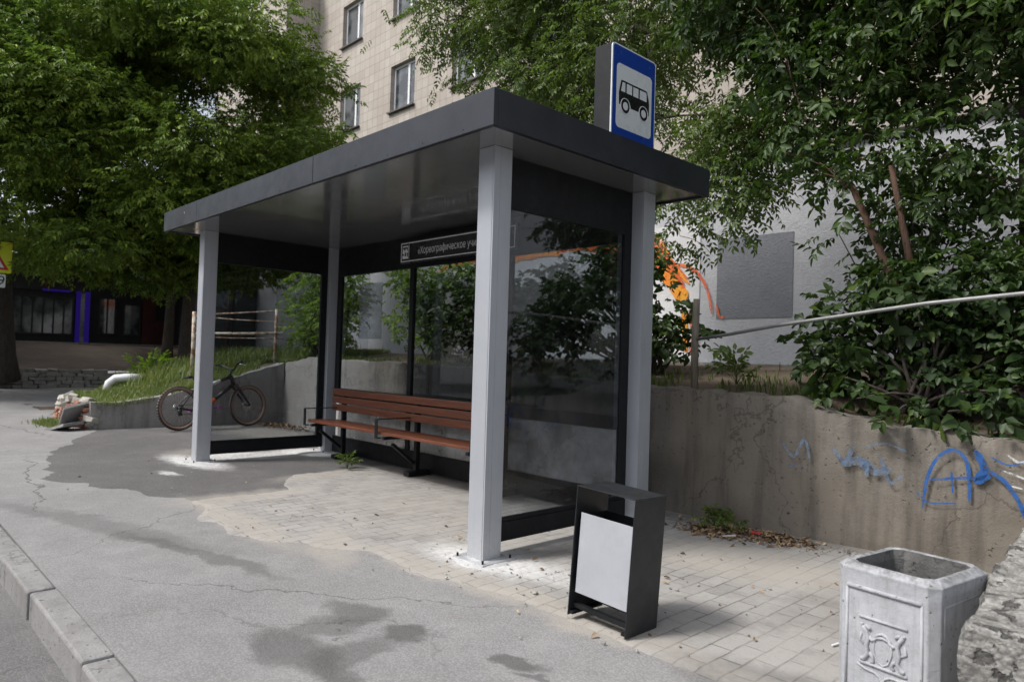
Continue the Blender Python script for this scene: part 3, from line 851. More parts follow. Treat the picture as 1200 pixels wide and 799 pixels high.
# rubble wall and dirt slope far left
def rubble():
    m = MB(); g = random.Random(11)
    for row in range(5):
        y = -8.0
        while y < 9.0:
            w = g.uniform(.18, .5); h = .115
            z = row * .11 - .02; 
            if row == 4 and g.random() < .35: y += w; continue
            m.box((-21.25, y, z), (-20.85 + g.uniform(-.05, .06) - row * .035, y + w * .96, z + h), (g.uniform(-.07, .07), g.uniform(-.05, .05), g.uniform(-.1, .1)), None, .022)
            y += w
    return m
rb = rubble().build('rubble_wall', 'concrete_rough', None, False, .02); tag(rb, 'low wall of stacked broken stones along the dark dirt slope', 'wall')
V = []; F = []
NX, NYY = 30, 60
for i in range(NX + 1):
    for j in range(NYY + 1):
        x = -21.0 - 7.4 * i / NX; y = -10 + 24 * j / NYY
        z = .50 + .82 * smooth((-21.0 - x) / 6.2) + noise.noise(Vector((x * .7, y * .7, 1))) * .10 * min(1, (i / 4))
        V.append((x, y, z))
for i in range(NX):
    for j in range(NYY):
        a = i * (NYY + 1) + j; F.append((a, a + 1, a + NYY + 2, a + NYY + 1))
me = bpy.data.meshes.new('dirt_slope'); me.from_pydata(V, [], F); me.update(); me.shade_smooth(); tag(link('dirt_slope', me, 'dirt'), kind='structure')

# ------------------------------------------------------------------ apartment building
bld = thing('apartment_building', 'tall beige tiled apartment building with grey painted ground floor wall and mural', 'building', (-8, 9.5, 0))
holes = []
for cx in (-18.18, -15.05, -11.9, -8.75):
    for z0, z1 in ((6.25, 7.75), (8.93, 10.43), (11.93, 13.43)): holes.append((cx - .66, cx + .66, z0, z1))
def face_panels(m, x0, x1, z0, z1, y, holes, depth):
    xs = sorted({x0, x1} | {h[0] for h in holes} | {h[1] for h in holes}); zs = sorted({z0, z1} | {h[2] for h in holes} | {h[3] for h in holes})
    for a, b in zip(xs[:-1], xs[1:]):
        for c, d in zip(zs[:-1], zs[1:]):
            mx_, mz_ = (a + b) / 2, (c + d) / 2
            if any(h[0] < mx_ < h[1] and h[2] < mz_ < h[3] for h in holes): continue
            m.add([(a, y, c), (b, y, c), (b, y, d), (a, y, d)], [(0, 1, 2, 3)])
    for a, b, c, d in holes:
        q = y + depth
        m.add([(a, y, c), (a, y, d), (a, q, d), (a, q, c)], [(0, 1, 2, 3)]); m.add([(b, y, c), (b, q, c), (b, q, d), (b, y, d)], [(0, 1, 2, 3)])
        m.add([(a, y, d), (b, y, d), (b, q, d), (a, q, d)], [(0, 1, 2, 3)]); m.add([(a, y, c), (a, q, c), (b, q, c), (b, y, c)], [(0, 1, 2, 3)])
w = MB(); face_panels(w, -20.56, 12.0, 5.32, 15.6, 9.5, holes, .22)
w.box((-20.56, 9.74, 1.0), (12.0, 22, 15.6))
w.box((-26.9, 8.21, 4.9), (-20.562, 22, 15.0))
w.build('wall', 'facade', bld)
MB().box((-20.55, 9.52, .6), (12.0, 9.735, 5.20)).build('ground_floor_wall', 'plaster', bld)
MB().box((-26.88, 8.23, .6), (-20.58, 9.5, 4.88)).build('ground_floor_wall', 'plaster', bld)
MB().box((-20.6, 9.40, 5.20), (12.0, 9.73, 5.318)).build('ledge', 'facade', bld, False, .01)
MB().box((-20.5, 9.28, .8), (12.0, 9.518, 1.30)).build('plinth', 'concrete_left', bld, False, .01)
MB().box((-27.1, 8.05, 15.0), (-20.56, 22, 15.15)).build('roof', 'dark_metal', bld)
def window(x0, x1, z0, z1, y, parent):
    m = MB(); t = .07
    m.box((x0, y, z0), (x0 + t, y + .06, z1)); m.box((x1 - t, y, z0), (x1, y + .06, z1)); m.box((x0 + t, y, z0), (x1 - t, y + .06, z0 + t)); m.box((x0 + t, y, z1 - t), (x1 - t, y + .06, z1))
    xm = x0 + (x1 - x0) * .62; m.box((xm - .05, y - .005, z0 + t), (xm + .05, y + .055, z1 - t))
    f = m.build('window', 'white_plastic', parent, False, .006)
    MB().box((x0 + t, y + .02, z0 + t), (x1 - t, y + .03, z1 - t)).build('pane', 'window', f)
    MB().box((x0 - .05, 9.5 - .10, z0 - .04), (x1 + .05, y + .02, z0 + .003)).build('sill', 'dark_metal', f)
for h in holes: window(h[0] + .01, h[1] - .01, h[2] + .01, h[3] - .01, 9.64, bld)
# painted areas on the rough wall: thin coats of paint on its surface
MB().box((-3.97, 9.508, 2.16), (-2.44, 9.519, 3.72)).build('painted_square', 'plaster_dark', bld)
MB().box((-16.5, 9.500, 1.31), (-4.35, 9.519, 4.1)).build('mural_ground', 'mural_white', bld)
fr = lambda x, z, o: (x, 9.500 - o, z)
mo = MB()
for i, (p, w_) in enumerate([([(-10.6, 3.9), (-9.2, 4.05), (-8.0, 4.0), (-7.0, 4.0)], .5), ([(-7.6, 3.95), (-6.4, 3.75), (-5.6, 3.45), (-5.0, 3.05), (-4.75, 2.6)], .36), ([(-6.1, 4.0), (-5.4, 3.7), (-4.9, 3.2)], .2), ([(-12.8, 3.7), (-11.6, 3.95), (-10.4, 3.9)], .3)]): ribbon(p, w_, mo, 30, .010 + .001 * i, fr, i)
mo.build('mural_flame', 'mural_orange', bld)
gm = random.Random(3)
for i in range(18):                                            # licks of flame: thin diagonal sprays
    t_ = gm.random(); x0, z0 = -6.2 + 1.5 * t_ + gm.uniform(-.15, .15), 3.95 - .95 * t_ + gm.uniform(-.15, .25)
    st_ = MB(); ribbon([(x0 - .35, z0 + .45 + gm.uniform(-.1, .2)), (x0 - .12, z0 + .15), (x0 + .10, z0 - .1), (x0 + .35, z0 - .35)], gm.uniform(.05, .13), st_, 14, .024 + .0006 * i, fr, i + 30)
    st_.build('mural_lick', gm.choice(('mural_orange', 'mural_red', 'mural_red', 'mural_yellow')), bld)
my = MB(); ribbon([(-5.35, 3.2), (-5.0, 2.95), (-4.8, 2.65), (-4.62, 2.75)], .34, my, 20, .016, fr, 4); my.build('mural_yellow', 'mural_yellow', bld)
my = MB(); ribbon([(-4.68, 2.4), (-4.66, 2.0), (-4.62, 1.5)], .17, my, 20, .017, fr, 5); my.build('mural_yellow', 'mural_yellow', bld)
my = MB(); ribbon([(-9.9, 3.75), (-8.9, 3.85), (-8.1, 3.8)], .2, my, 20, .018, fr, 6); my.build('mural_yellow', 'mural_yellow', bld)
mr = MB(); ribbon([(-4.9, 3.30), (-4.55, 3.2), (-4.28, 2.95), (-4.12, 2.6), (-4.05, 2.25)], .085, mr, 24, .020, fr, 7); ribbon([(-4.6, 2.3), (-4.45, 1.9), (-4.5, 1.45)], .13, mr, 20, .021, fr, 8); ribbon([(-3.95, 2.45), (-3.88, 2.2), (-3.75, 2.2)], .06, mr, 12, .022, fr, 3); ribbon([(-5.9, 3.75), (-5.5, 3.55), (-5.3, 3.2)], .12, mr, 16, .023, fr, 2)
mr.build('mural_red', 'mural_red', bld)
mk = MB()
for i, (p, w_) in enumerate([([(-9.0, 3.3), (-8.2, 3.5), (-7.4, 3.1), (-7.0, 2.4)], .10), ([(-8.4, 2.2), (-7.6, 2.5), (-6.8, 2.1)], .09), ([(-6.4, 3.2), (-6.0, 2.6), (-6.1, 2.0)], .08)]): mk = MB(); ribbon(p, w_, mk, 24, .012 + .001 * i, fr, i); mk.build('mural_outline', 'sign_black', bld)

# ------------------------------------------------------------------ shop at the end of the side street
shop = thing('corner_shop', 'dark single storey shop with blue lit doorway and red door under trees', 'building', (-28, 3, 1.3))
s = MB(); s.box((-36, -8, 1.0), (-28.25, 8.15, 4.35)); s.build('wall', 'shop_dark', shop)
def shop_window(y0, y1, z0, z1, nbar=4):
    m = MB(); X = -28.20
    m.box((X - .04, y0, z0), (X + .02, y0 + .06, z1)); m.box((X - .04, y1 - .06, z0), (X + .02, y1, z1)); m.box((X - .04, y0 + .06, z0), (X + .02, y1 - .06, z0 + .07)); m.box((X - .04, y0 + .06, z1 - .07), (X + .02, y1 - .06, z1))
    for i in range(1, nbar): yy = y0 + (y1 - y0) * i / nbar; m.box((X - .03, yy - .025, z0 + .07), (X + .01, yy + .025, z1 - .07))
    f = m.build('window', 'shop_wall', shop); MB().box((X - .03, y0 + .05, z0 + .05), (X - .02, y1 - .05, z1 - .05)).build('pane', 'window', f)
shop_window(1.6, 3.62, 1.62, 3.1, 6); shop_window(4.45, 5.1, 1.7, 3.2, 2); shop_window(5.35, 6.0, 1.7, 3.0, 1); shop_window(-2.5, 1.0, 1.62, 3.1, 7)
dm = MB(); dm.box((-28.24, 3.98, 1.35), (-28.12, 4.14, 3.35)); dm.build('door_frame', 'neon', shop)
dm = MB(); dm.box((-28.24, 3.68, 1.35), (-28.12, 3.82, 3.35)); dm.build('door_frame', 'neon', shop)
MB().box((-28.22, 2.55, 3.28), (-28.10, 3.45, 3.36), (0, 0, 0)).build('neon_strip', 'neon', shop)
d = MB().box((-28.24, 3.83, 1.35), (-28.18, 3.97, 3.3)).build('door', 'window', shop)
d = MB().box((-28.24, 6.05, 1.35), (-28.14, 6.55, 3.35)).build('door', 'shop_red', shop); d['label'] = 'dark red door'
MB().box((-28.24, 6.56, 1.35), (-28.16, 6.95, 2.35)).build('panel', 'shop_red', shop)
MB().prism(rrect(.42, .42, .2, 6), (-28.20, 2.72, 3.62), (0, 1, 0), (0, 0, 1), .04).build('round_sign', 'shop_red', shop)
MB().box((-28.24, .6, 3.30), (-28.19, 3.3, 4.0)).build('sign_board', 'shop_wall', shop)
a = MB(); a.box((-28.3, 4.9, 4.02), (-26.7, 7.25, 4.09), (0, .12, 0)); a.build('awning', 'awning', shop)
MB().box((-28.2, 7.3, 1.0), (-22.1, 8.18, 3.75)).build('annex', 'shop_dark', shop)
MB().box((-22.6, 7.27, 1.3), (-22.35, 7.30, 3.4)).build('panel', 'shop_red', shop)
MB().box((-36.3, -8.3, 4.35), (-27.6, 8.18, 4.55)).build('roof', 'dark_metal', shop)
MB().box((-28.3, -8, 1.0), (-27.3, 8.1, 1.36)).build('step', 'concrete_left', shop, False, .02)

# ------------------------------------------------------------------ bus shelter
sh = thing('bus_shelter', 'grey and black metal bus shelter with glass panes and flat roof', 'bus shelter', (0, 0, 0))
LL, DD, PS, HH = 4.8236, 1.7227, .15, 2.60
def post(x0, y0):
    m = MB(); m.box((x0, y0, .012), (x0 + PS, y0 + PS, HH))
    m.box((x0 + .035, y0 - .0025, .012), (x0 + PS - .012, y0, HH - .002)); m.box((x0 + PS, y0 + .05, .012), (x0 + PS + .0025, y0 + PS - .012, HH - .002))
    p = m.build('post', 'silver', sh, False, .006)
    b = MB().box((x0 - .07, y0 - .06, .002), (x0 + PS + .07, y0 + PS + .06, .016)); b.build('base_plate', 'silver', p, False, .002)
    for bx in (x0 - .045, x0 + PS + .045):
        for by in (y0 - .04, y0 + PS + .04): MB().tube([(bx, by, .012), (bx, by, .036)], .007, 8).build('anchor_bolt', 'black_steel', p)
for x0, y0 in ((-PS, 0), (-LL - PS, 0), (-PS, DD - PS), (-LL - PS, DD - PS)): post(x0, y0)

rx0, rx1, ry0, ry1, rz0, rz1 = -LL - PS - .309, .307, -.295, DD + .287, 2.588, 2.804
m = MB(); g = .0025; xs = [rx0, -3.95, -1.32, rx1]
seams = [rx0, -4.28, -1.80, rx1]
for a, b in zip(seams[:-1], seams[1:]):
    m.box((a + (g if a != rx0 else 0), ry0, rz0), (b - (g if b != rx1 else 0), ry0 + .035, rz1))
    m.box((a + (g if a != rx0 else 0), ry1 - .035, rz0), (b - (g if b != rx1 else 0), ry1, rz1))
m.box((rx1 - .035, ry0 + .0352, rz0), (rx1 + .0005, ry1 - .0352, rz1)); m.box((rx0, ry0 + .0352, rz0), (rx0 + .035, ry1 - .0352, rz1))
m.box((rx0 + .02, ry0 + .02, rz0 + .03), (rx1 - .02, ry1 - .02, rz1 - .012))
m.build('roof', 'anthracite', sh, False, .003)
m = MB(); xx = np.linspace(rx0 + .036, rx1 - .036, 5)
for a, b in zip(xx[:-1], xx[1:]): m.box((a + .001, ry0 + .036, 2.601), (b - .001, ry1 - .036, 2.612))
m.build('soffit', 'soffit', sh)
m = MB()
for i in range(9):
    y = ry0 + .08 + i * .25; MB().tube([(rx1 + .0005, y, 2.612), (rx1 + .003, y, 2.612)], .004, 8).build('screw', 'anthracite', sh)
for i in range(14):
    x = rx0 + .12 + i * .40; MB().tube([(x, ry0, 2.615), (x, ry0 - .003, 2.615)], .004, 8).build('screw', 'anthracite', sh)
MB().tube([(-4.62, ry0, 2.72), (-4.62, ry0 - .004, 2.72)], .010, 10).build('screw', 'chrome', sh)

def side_bay(xc, name):
    """pane between the front and back post; xc = plane of the glass"""
    y0, y1 = PS, DD - PS
    MB().box((xc - .02, y0 + .001, 2.26), (xc + .02, y1 - .001, 2.599)).build('top_panel', 'black_steel', sh, False, .002)
    m = MB(); m.box((xc - .022, y0 + .001, .075), (xc + .022, y1 - .001, .20)); m.box((xc - .014, y0 + .001, .20), (xc + .014, y1 - .001, .228)); m.build('bottom_rail', 'black_steel', sh, False, .003)
    m = MB(); m.box((xc - .02, y0 + .001, .229), (xc + .02, y0 + .022, 2.259)); m.build('pane_frame', 'black_steel', sh, False, .002); m = MB(); m.box((xc - .02, y1 - .085, .229), (xc + .02, y1 - .001, 2.259)); m.build('pane_frame', 'black_steel', sh, False, .002)
    MB().box((xc - .004, y0 + .023, .229), (xc + .004, y1 - .086, 2.259)).build('glass_pane', 'glass', sh)
side_bay(-.128, 'near'); side_bay(-LL - .08, 'far')
yb = 1.70; bx0, bx1 = -LL + .001, -PS - .001
MB().box((bx0, yb - .02, 2.245), (bx1, yb + .02, 2.599)).build('top_panel', 'black_steel', sh, False, .002)
m = MB(); m.box((bx0, yb - .022, .715), (bx1, yb + .022, .825)); m.build('middle_rail', 'black_steel', sh, False, .003)
m = MB(); m.box((bx0, yb - .022, .02), (bx1, yb + .022, .22)); m.build('bottom_rail', 'black_steel', sh, False, .003)
mull = [-3.20, -1.62]
edges = [bx0 + .10] + mull + [bx1 - .05]
m = MB(); m.box((bx0, yb - .02, .826), (bx0 + .10, yb + .02, 2.244)); m.build('pane_frame', 'black_steel', sh, False, .002); m = MB(); m.box((bx1 - .05, yb - .02, .826), (bx1, yb + .02, 2.244)); m.build('pane_frame', 'black_steel', sh, False, .002)
for x in mull: MB().box((x - .035, yb - .024, .826), (x + .035, yb + .02, 2.244)).build('mullion', 'black_steel', sh, False, .002)
for x in mull: MB().box((x - .035, yb - .023, .221), (x + .035, yb + .02, .714)).build('mullion', 'black_steel', sh, False, .002)
for i in range(3):
    a = edges[i] + (.036 if i else .001); b = edges[i + 1] - (.036 if i < 2 else .001)
    MB().box((a, yb - .004, .826), (b, yb + .004, 2.244)).build('glass_pane', 'glass', sh)
    MB().box((a, yb - .004, .221), (b, yb + .004, .714)).build('lower_pane', 'glass_low', sh)
MB().box((-4.30, yb - .010, 1.45), (-3.80, yb - .006, 2.12)).build('pane_reflection', 'reflection_sheet', sh)  # thin pale sheet imitating a distant window reflected in the back glass

# stop name board under the roof
nb = thing('stop_name_board', 'long black stop name board with white outline and lettering inside the shelter', 'sign', (-2.26, 1.50, 2.38))
X0, X1, Z0, Z1, YN = -3.16, -1.36, 2.28, 2.485, 1.495
MB().box((X0 - .02, YN, Z0 - .015), (X1 + .02, YN + .03, Z1 + .015)).build('board', 'sign_black', nb, False, .002)
MB().box((-3.0, YN + .03, 2.3), (-1.5, 1.679, 2.46)).build('bracket', 'black_steel', nb)
m = MB(); t = .010; y = YN - .002
m.box((X0, y, Z0), (X1, YN, Z0 + t)); m.box((X0, y, Z1 - t), (X1, YN, Z1)); m.box((X0, y, Z0 + t), (X0 + t, YN, Z1 - t)); m.box((X1 - t, y, Z0 + t), (X1, YN, Z1 - t)); m.box((X0 + .148, y, Z0 + .02), (X0 + .151, YN, Z1 - .02))
m.build('border', 'name_white', nb)
m = MB(); m.prism(rrect(.105, .14, .008), (X0 + .082, YN - .0005, (Z0 + Z1) / 2), (1, 0, 0), (0, 0, 1), .0016); e = m.build('emblem', 'name_white', nb)
m = MB(); cx, cz = X0 + .082, (Z0 + Z1) / 2
for q in ([(-.045, .055), (-.045, .02), (-.03, .045), (-.01, .01), (.01, .045), (.045, .01), (.045, .055)], [(-.05, -.005), (-.03, -.02), (-.045, -.04), (-.02, -.03)], [(-.01, -.005), (.015, .0), (.012, -.045), (-.012, -.04)], [(.03, .0), (.048, -.01), (.045, -.05), (.03, -.045)]):
    m.prism(list(reversed(q)), (cx, YN - .0026, cz), (1, 0, 0), (0, 0, 1), .0006)
m.build('emblem_mark', 'sign_black', e)

def text_mesh(body, size, mat, parent, loc, rot, name='lettering', sx=1.0, align='CENTER', ext=.0008, bold=0.0):
    cu = bpy.data.curves.new(name, 'FONT'); cu.body = body; cu.size = 1.0; cu.align_x = align; cu.align_y = 'CENTER'; cu.offset = -.002; cu.resolution_u = 2
    tmp = bpy.data.objects.new(name + '_tmp', cu); col.objects.link(tmp)
    bpy.context.view_layer.update()
    me = bpy.data.meshes.new_from_object(tmp.evaluated_get(bpy.context.evaluated_depsgraph_get()))
    bpy.data.objects.remove(tmp)
    me.name = name; me.materials.clear()
    for poly in me.polygons: poly.use_smooth = False
    T = Matrix.Translation(Vector(loc) - wloc(parent)) @ Euler(rot).to_matrix().to_4x4() @ Matrix.Diagonal((sx * size, size, size, 1))
    me.transform(T)
    return link(name, me, mat, parent)
text_mesh('«Хореографическое училище»', .106, 'name_white', nb, (-2.25, YN - .003, 2.378), (R(90), 0, 0), 'lettering', .76, 'CENTER', .0006, .0006)

# bus stop sign box on the roof
bs = thing('bus_stop_sign', 'blue and white bus pictogram sign box standing on the shelter roof', 'sign', (-.04, 1.33, 2.80))
fx, sy0, sy1, sz0, sz1 = .05, 1.065, 1.605, 2.86, 3.60
MB().box((fx - .16, sy0 + .004, 2.79), (fx - .004, sy1 - .004, sz1 - .002)).build('casing', 'black_steel', bs, False, .003)
cy, cz = (sy0 + sy1) / 2, (sz0 + sz1) / 2; W, H = sy1 - sy0, sz1 - sz0
MB().prism(rrect(W, H, .03), (fx - .004, cy, cz), (0, 1, 0), (0, 0, 1), .010).build('face', 'sign_white', bs)
MB().prism(rrect(W - .022, H - .022, .024), (fx + .0062, cy, cz), (0, 1, 0), (0, 0, 1), .0014).build('blue_field', 'sign_blue', bs)
MB().prism(rrect(.435, .475, .035), (fx + .0078, cy, cz - .005), (0, 1, 0), (0, 0, 1), .0014).build('white_field', 'sign_white', bs)
pic = MB(); o = (fx + .0094, cy, cz + .015); uy, uz = (0, 1, 0), (0, 0, 1)
body = [(-.185, -.085), (.185, -.085), (.187, .0), (.178, .04), (.158, .092), (.145, .10), (-.150, .10), (-.165, .095), (-.190, .0)]
pic.prism(body, o, uy, uz, .0012)
for cxx in (-.11, .115):
    pic.prism([(cxx + .052 * math.cos(R(a)), -.085 + .052 * math.sin(R(a))) for a in range(0, 360, 15)], (o[0] + .0006, o[1], o[2]), uy, uz, .0014)
bp = pic.build('bus_pictogram', 'sign_black', bs)
pw_ = MB(); ow = (o[0] + .0024, o[1], o[2])
for q in ([(-.168, .015), (-.118, .015), (-.118, .085), (-.150, .085)], [(-.100, .015), (-.035, .015), (-.035, .085), (-.100, .085)], [(-.020, .015), (.045, .015), (.045, .085), (-.020, .085)], [(.062, .015), (.150, .015), (.148, .075), (.138, .085), (.062, .085)]): pw_.prism(q, ow, uy, uz, .0008)
pw_.build('windows', 'sign_white', bp)
pw2 = MB()
for cxx in (-.11, .115):
    pw2.ring((o[0] + .0016, o[1] + cxx, o[2] - .085), (1, 0, 0), .056, .0035, 28, 6)
    pw2.prism([(cxx + .030 * math.cos(R(a)), -.085 + .030 * math.sin(R(a))) for a in range(0, 360, 15)], ow, uy, uz, .0008)
pw2.build('wheel_hubs', 'sign_white', bp)

# ------------------------------------------------------------------ bench
bn = thing('bench', 'long slatted brown wooden bench with black armrests inside the shelter', 'bench', (-2.9, 1.3, 0))
bxa, bxb = -4.38, -1.40
for i in range(3):
    z = .835 - i * .092; MB().box((bxa - .12, 1.478, z - .078), (bxb, 1.503, z)).build('back_slat', 'wood', bn, False, .006)
for i in range(4):
    y = 1.10 + i * .098; z = .452 + (.004 if i else 0); MB().box((bxa, y, z - .006 * i), (bxb, y + .088, z + .032 - .006 * i)).build('seat_slat', 'wood', bn, False, .006)
for x in (-4.40, -2.88, -1.38):
    m = MB(); m.box((x - .025, 1.065, .42), (x + .025, 1.073, .605)); m.box((x - .025, 1.065, .605), (x + .025, 1.50, .613)); m.box((x - .025, 1.065, .412), (x + .025, 1.12, .42)); m.build('armrest', 'black_steel', bn, False, .002)
for x in (-4.30, -2.80, -1.48):
    m = MB(); m.box((x - .025, 1.504, .06), (x + .025, 1.554, .83)); m.box((x - .02, 1.10, .405), (x + .02, 1.50, .434)); m.box((x - .02, 1.18, .23), (x + .02, 1.53, .262), (R(-38), 0, 0)); m.box((x - .05, 1.40, .010), (x + .05, 1.677, .058)); m.build('bracket', 'black_steel', bn, False, .003)

# ------------------------------------------------------------------ litter bin
lb = thing('litter_bin', 'small black steel litter bin with a light grey inner bucket near the front post', 'litter bin', (1.12, -.12, 0))
bx, by, BW, BD, BH = .950, -.285, .352, .248, .64
m = MB(); m.box((bx, by, 0.01), (bx + .005, by + BD, BH - .001)); m.box((bx + BW - .005, by, 0.01), (bx + BW, by + BD, BH - .001)); m.box((bx, by, BH), (bx + BW, by + BD, BH + .005)); m.build('frame', 'bin_steel', lb, False, .0012)
m = MB()
for yy in (by + .03, by + BD - .06): m.box((bx + .0055, yy, .045), (bx + BW - .0055, yy + .03, .065))
m.box((bx + .0055, by + .005, .018), (bx + .03, by + BD - .01, .032)); m.box((bx + BW - .03, by + .005, .018), (bx + BW - .0055, by + BD - .01, .032)); m.build('base_bars', 'black_steel', lb, False, .001)
m = MB(); k0, k1 = bx + .024, bx + BW - .010; q0, q1 = by + .018, by + BD - .03; zb, zt = .125, .515
m.box((k0, q0, zb), (k1, q0 + .003, zt)); bk = m.build('bucket', 'bin_grey', lb, False, .001)
m = MB(); m.box((k0, q0 + .0035, zb), (k0 + .003, q1, zt - .01)); m.box((k1 - .003, q0 + .0035, zb), (k1, q1, zt - .01)); m.box((k0 + .0035, q1 - .003, zb), (k1 - .0035, q1, zt - .01)); m.box((k0 + .0035, q0 + .0035, zb), (k1 - .0035, q1 - .0035, zb + .003)); m.build('liner', 'bin_steel', bk)
m = MB(); m.tube([(bx + .001, by + .12, .40), (k0, by + .12, .40)], .008, 8); m.tube([(k1, by + .12, .40), (bx + BW - .001, by + .12, .40)], .008, 8); m.build('pivot', 'chrome', lb)
lb.rotation_euler = (R(-1.6), R(2.6), 0); lb.location.z = .004   # stands slightly askew on the uneven paving

# ------------------------------------------------------------------ concrete urn
ur = thing('concrete_urn', 'pale grey cast concrete litter urn with a raised coat of arms', 'litter bin', (2.405, -.03, 0), (0, 0, R(-9)))
def oct_(w, d, c): return [(-w + c, -d), (w - c, -d), (w, -d + c), (w, d - c), (w - c, d), (-w + c, d), (-w, d - c), (-w, -d + c)]
def loft(m, rings):
    b = len(m.v); k = len(rings[0][0])
    for ol, z in rings: m.v += [(x, y, z) for x, y in ol]
    for i in range(len(rings) - 1):
        for j in range(k): m.f.append((b + i * k + j, b + i * k + (j + 1) % k, b + (i + 1) * k + (j + 1) % k, b + (i + 1) * k + j))
    return m
m = MB(); w, d = .180, .205
loft(m, [(oct_(w * .97, d * .97, .03), 0), (oct_(w * .985, d * .985, .03), .03), (oct_(w * .99, d * .99, .03), .50), (oct_(w, d, .034), .530), (oct_(w + .002, d + .002, .036), .548), (oct_(w - .022, d - .022, .036), .568), (oct_(w - .040, d - .040, .03), .564)])
body_ob = m.build('body', 'urn', ur, False, .004, local=True)
m = MB(); loft(m, [(oct_(w - .0402, d - .0402, .03), .5642), (oct_(w - .046, d - .046, .026), .53), (oct_(w - .055, d - .055, .02), .10)]); m.f.append(tuple(len(m.v) - 8 + i for i in range(8))); m.build('inside', 'urn_inside', ur, local=True)
# raised mouldings and coat of arms on the front face
def fy(z): return -(.985 + (.99 - .985) * (z - .03) / .47) * d
def fr_u(x, z, o): return (x, fy(z) - o, z)
m = MB()
def bar(m, pts, r): m.tube([fr_u(x, z, .001) for x, z in pts], r * 1.3, 8)
bar(m, [(-.13, .485), (.13, .485)], .006); bar(m, [(-.13, .485), (-.132, .07)], .004); bar(m, [(.13, .485), (.132, .07)], .004); bar(m, [(-.132, .07), (.132, .07)], .004)
m.build('moulding', 'urn', body_ob, True, 0, local=True)
m = MB()
bar(m, [(-.085, .385), (.085, .385)], .004); bar(m, [(-.080, .225), (.085, .225)], .005)
for s in (-1, 1):
    bar(m, [(s * .070, .355), (s * .058, .335), (s * .050, .318), (s * .058, .29), (s * .050, .262), (s * .066, .238), (s * .076, .236)], .0065)   # body, hind leg
    bar(m, [(s * .050, .322), (s * .036, .31), (s * .022, .325)], .005); bar(m, [(s * .052, .268), (s * .035, .255), (s * .032, .238), (s * .042, .234)], .005)
    bar(m, [(s * .070, .357), (s * .078, .36)], .004); bar(m, [(s * .058, .285), (s * .082, .30), (s * .076, .325)], .0035); bar(m, [(s * .062, .356), (s * .050, .352), (s * .044, .345)], .005)
bar(m, [(-.028, .322), (-.015, .338), (0, .343), (.015, .338), (.028, .322), (.018, .325), (0, .33), (-.018, .325), (-.028, .322)], .004)
bar(m, [(-.090, .215), (-.06, .203), (-.028, .202), (-.01, .192), (0, .170), (.01, .192), (.028, .202), (.06, .203), (.090, .215)], .0035)
bar(m, [(-.03, .32), (-.032, .28), (-.02, .245), (0, .232), (.02, .245), (.032, .28), (.03, .32)], .0025)
m.build('coat_of_arms', 'urn', body_ob, True, 0, local=True)
m = MB(); sx = w * .975
for pts in ([(-.15, .48), (.15, .48)], [(-.15, .07), (-.15, .48)], [(.15, .07), (.15, .48)]): m.tube([(sx * (.96 + .03 * (z / .5)) + .001, y, z) for y, z in pts], .005, 8)
m.build('moulding', 'urn', body_ob, True, 0, local=True)

# ------------------------------------------------------------------ pipe railing above the wall
pr_ = thing('pipe_railing', 'grey pipe handrail on a weathered post above the right part of the wall', 'railing', (-.16, 2.62, 1.0))
MB().tube([(-.16, 2.62, .95), (-.17, 2.62, 1.45), (-.16, 2.62, 1.85)], [.034, .032, .030], 10).build('post', 'old_wood', pr_, True)
MB().tube([(4.6, 2.74, .8), (4.6, 2.74, 2.0)], .032, 10).build('post', 'old_wood', pr_, True)
MB().tube([(-.13, 2.60, 1.49), (.2, 2.59, 1.535), (.6, 2.58, 1.60), (1.2, 2.56, 1.675), (1.7, 2.56, 1.74), (2.25, 2.57, 1.785), (3.2, 2.62, 1.83), (4.6, 2.70, 1.90)], .0155, 10).build('rail', 'pipe', pr_, True)

# peeling rail fence left on the bank
rf = thing('rail_fence', 'short peeling white rail fence on the grass bank behind the bicycle', 'fence', (-9.6, 2.4, 1.1))
fd = Vector((1.05, 1.10, 0)); A = Vector((-10.19, 1.80, 0)); B = A + fd
MB().tube([(A.x, A.y, .7), (A.x + .01, A.y, 1.3), (A.x, A.y, 1.95)], .035, 8).build('post', 'peel', rf, True)
MB().tube([(B.x, B.y, .9), (B.x - .01, B.y, 1.5), (B.x, B.y, 2.04)], .030, 8).build('post', 'peel', rf, True)
for z0, z1, r in ((1.89, 2.02, .014), (1.87, 1.80, .010), (1.55, 1.60, .026), (1.49, 1.50, .012)):
    MB().tube([A + Vector((0, 0, z0)), A.lerp(B, .5) + Vector((0, 0, (z0 + z1) / 2 - .01)), B + Vector((.1, .1, z1))], r, 8).build('rail', 'peel', rf, True)
wp = MB().tube([(-11.05, .62, .45), (-11.05, .66, .60), (-11.02, .75, .68), (-10.95, .90, .70), (-10.85, 1.1, .70)], .075, 12)
tag(wp.build('white_pipe', 'white_plastic', None, True), 'short bent white pipe end sticking out of the grass bank', 'pipe')

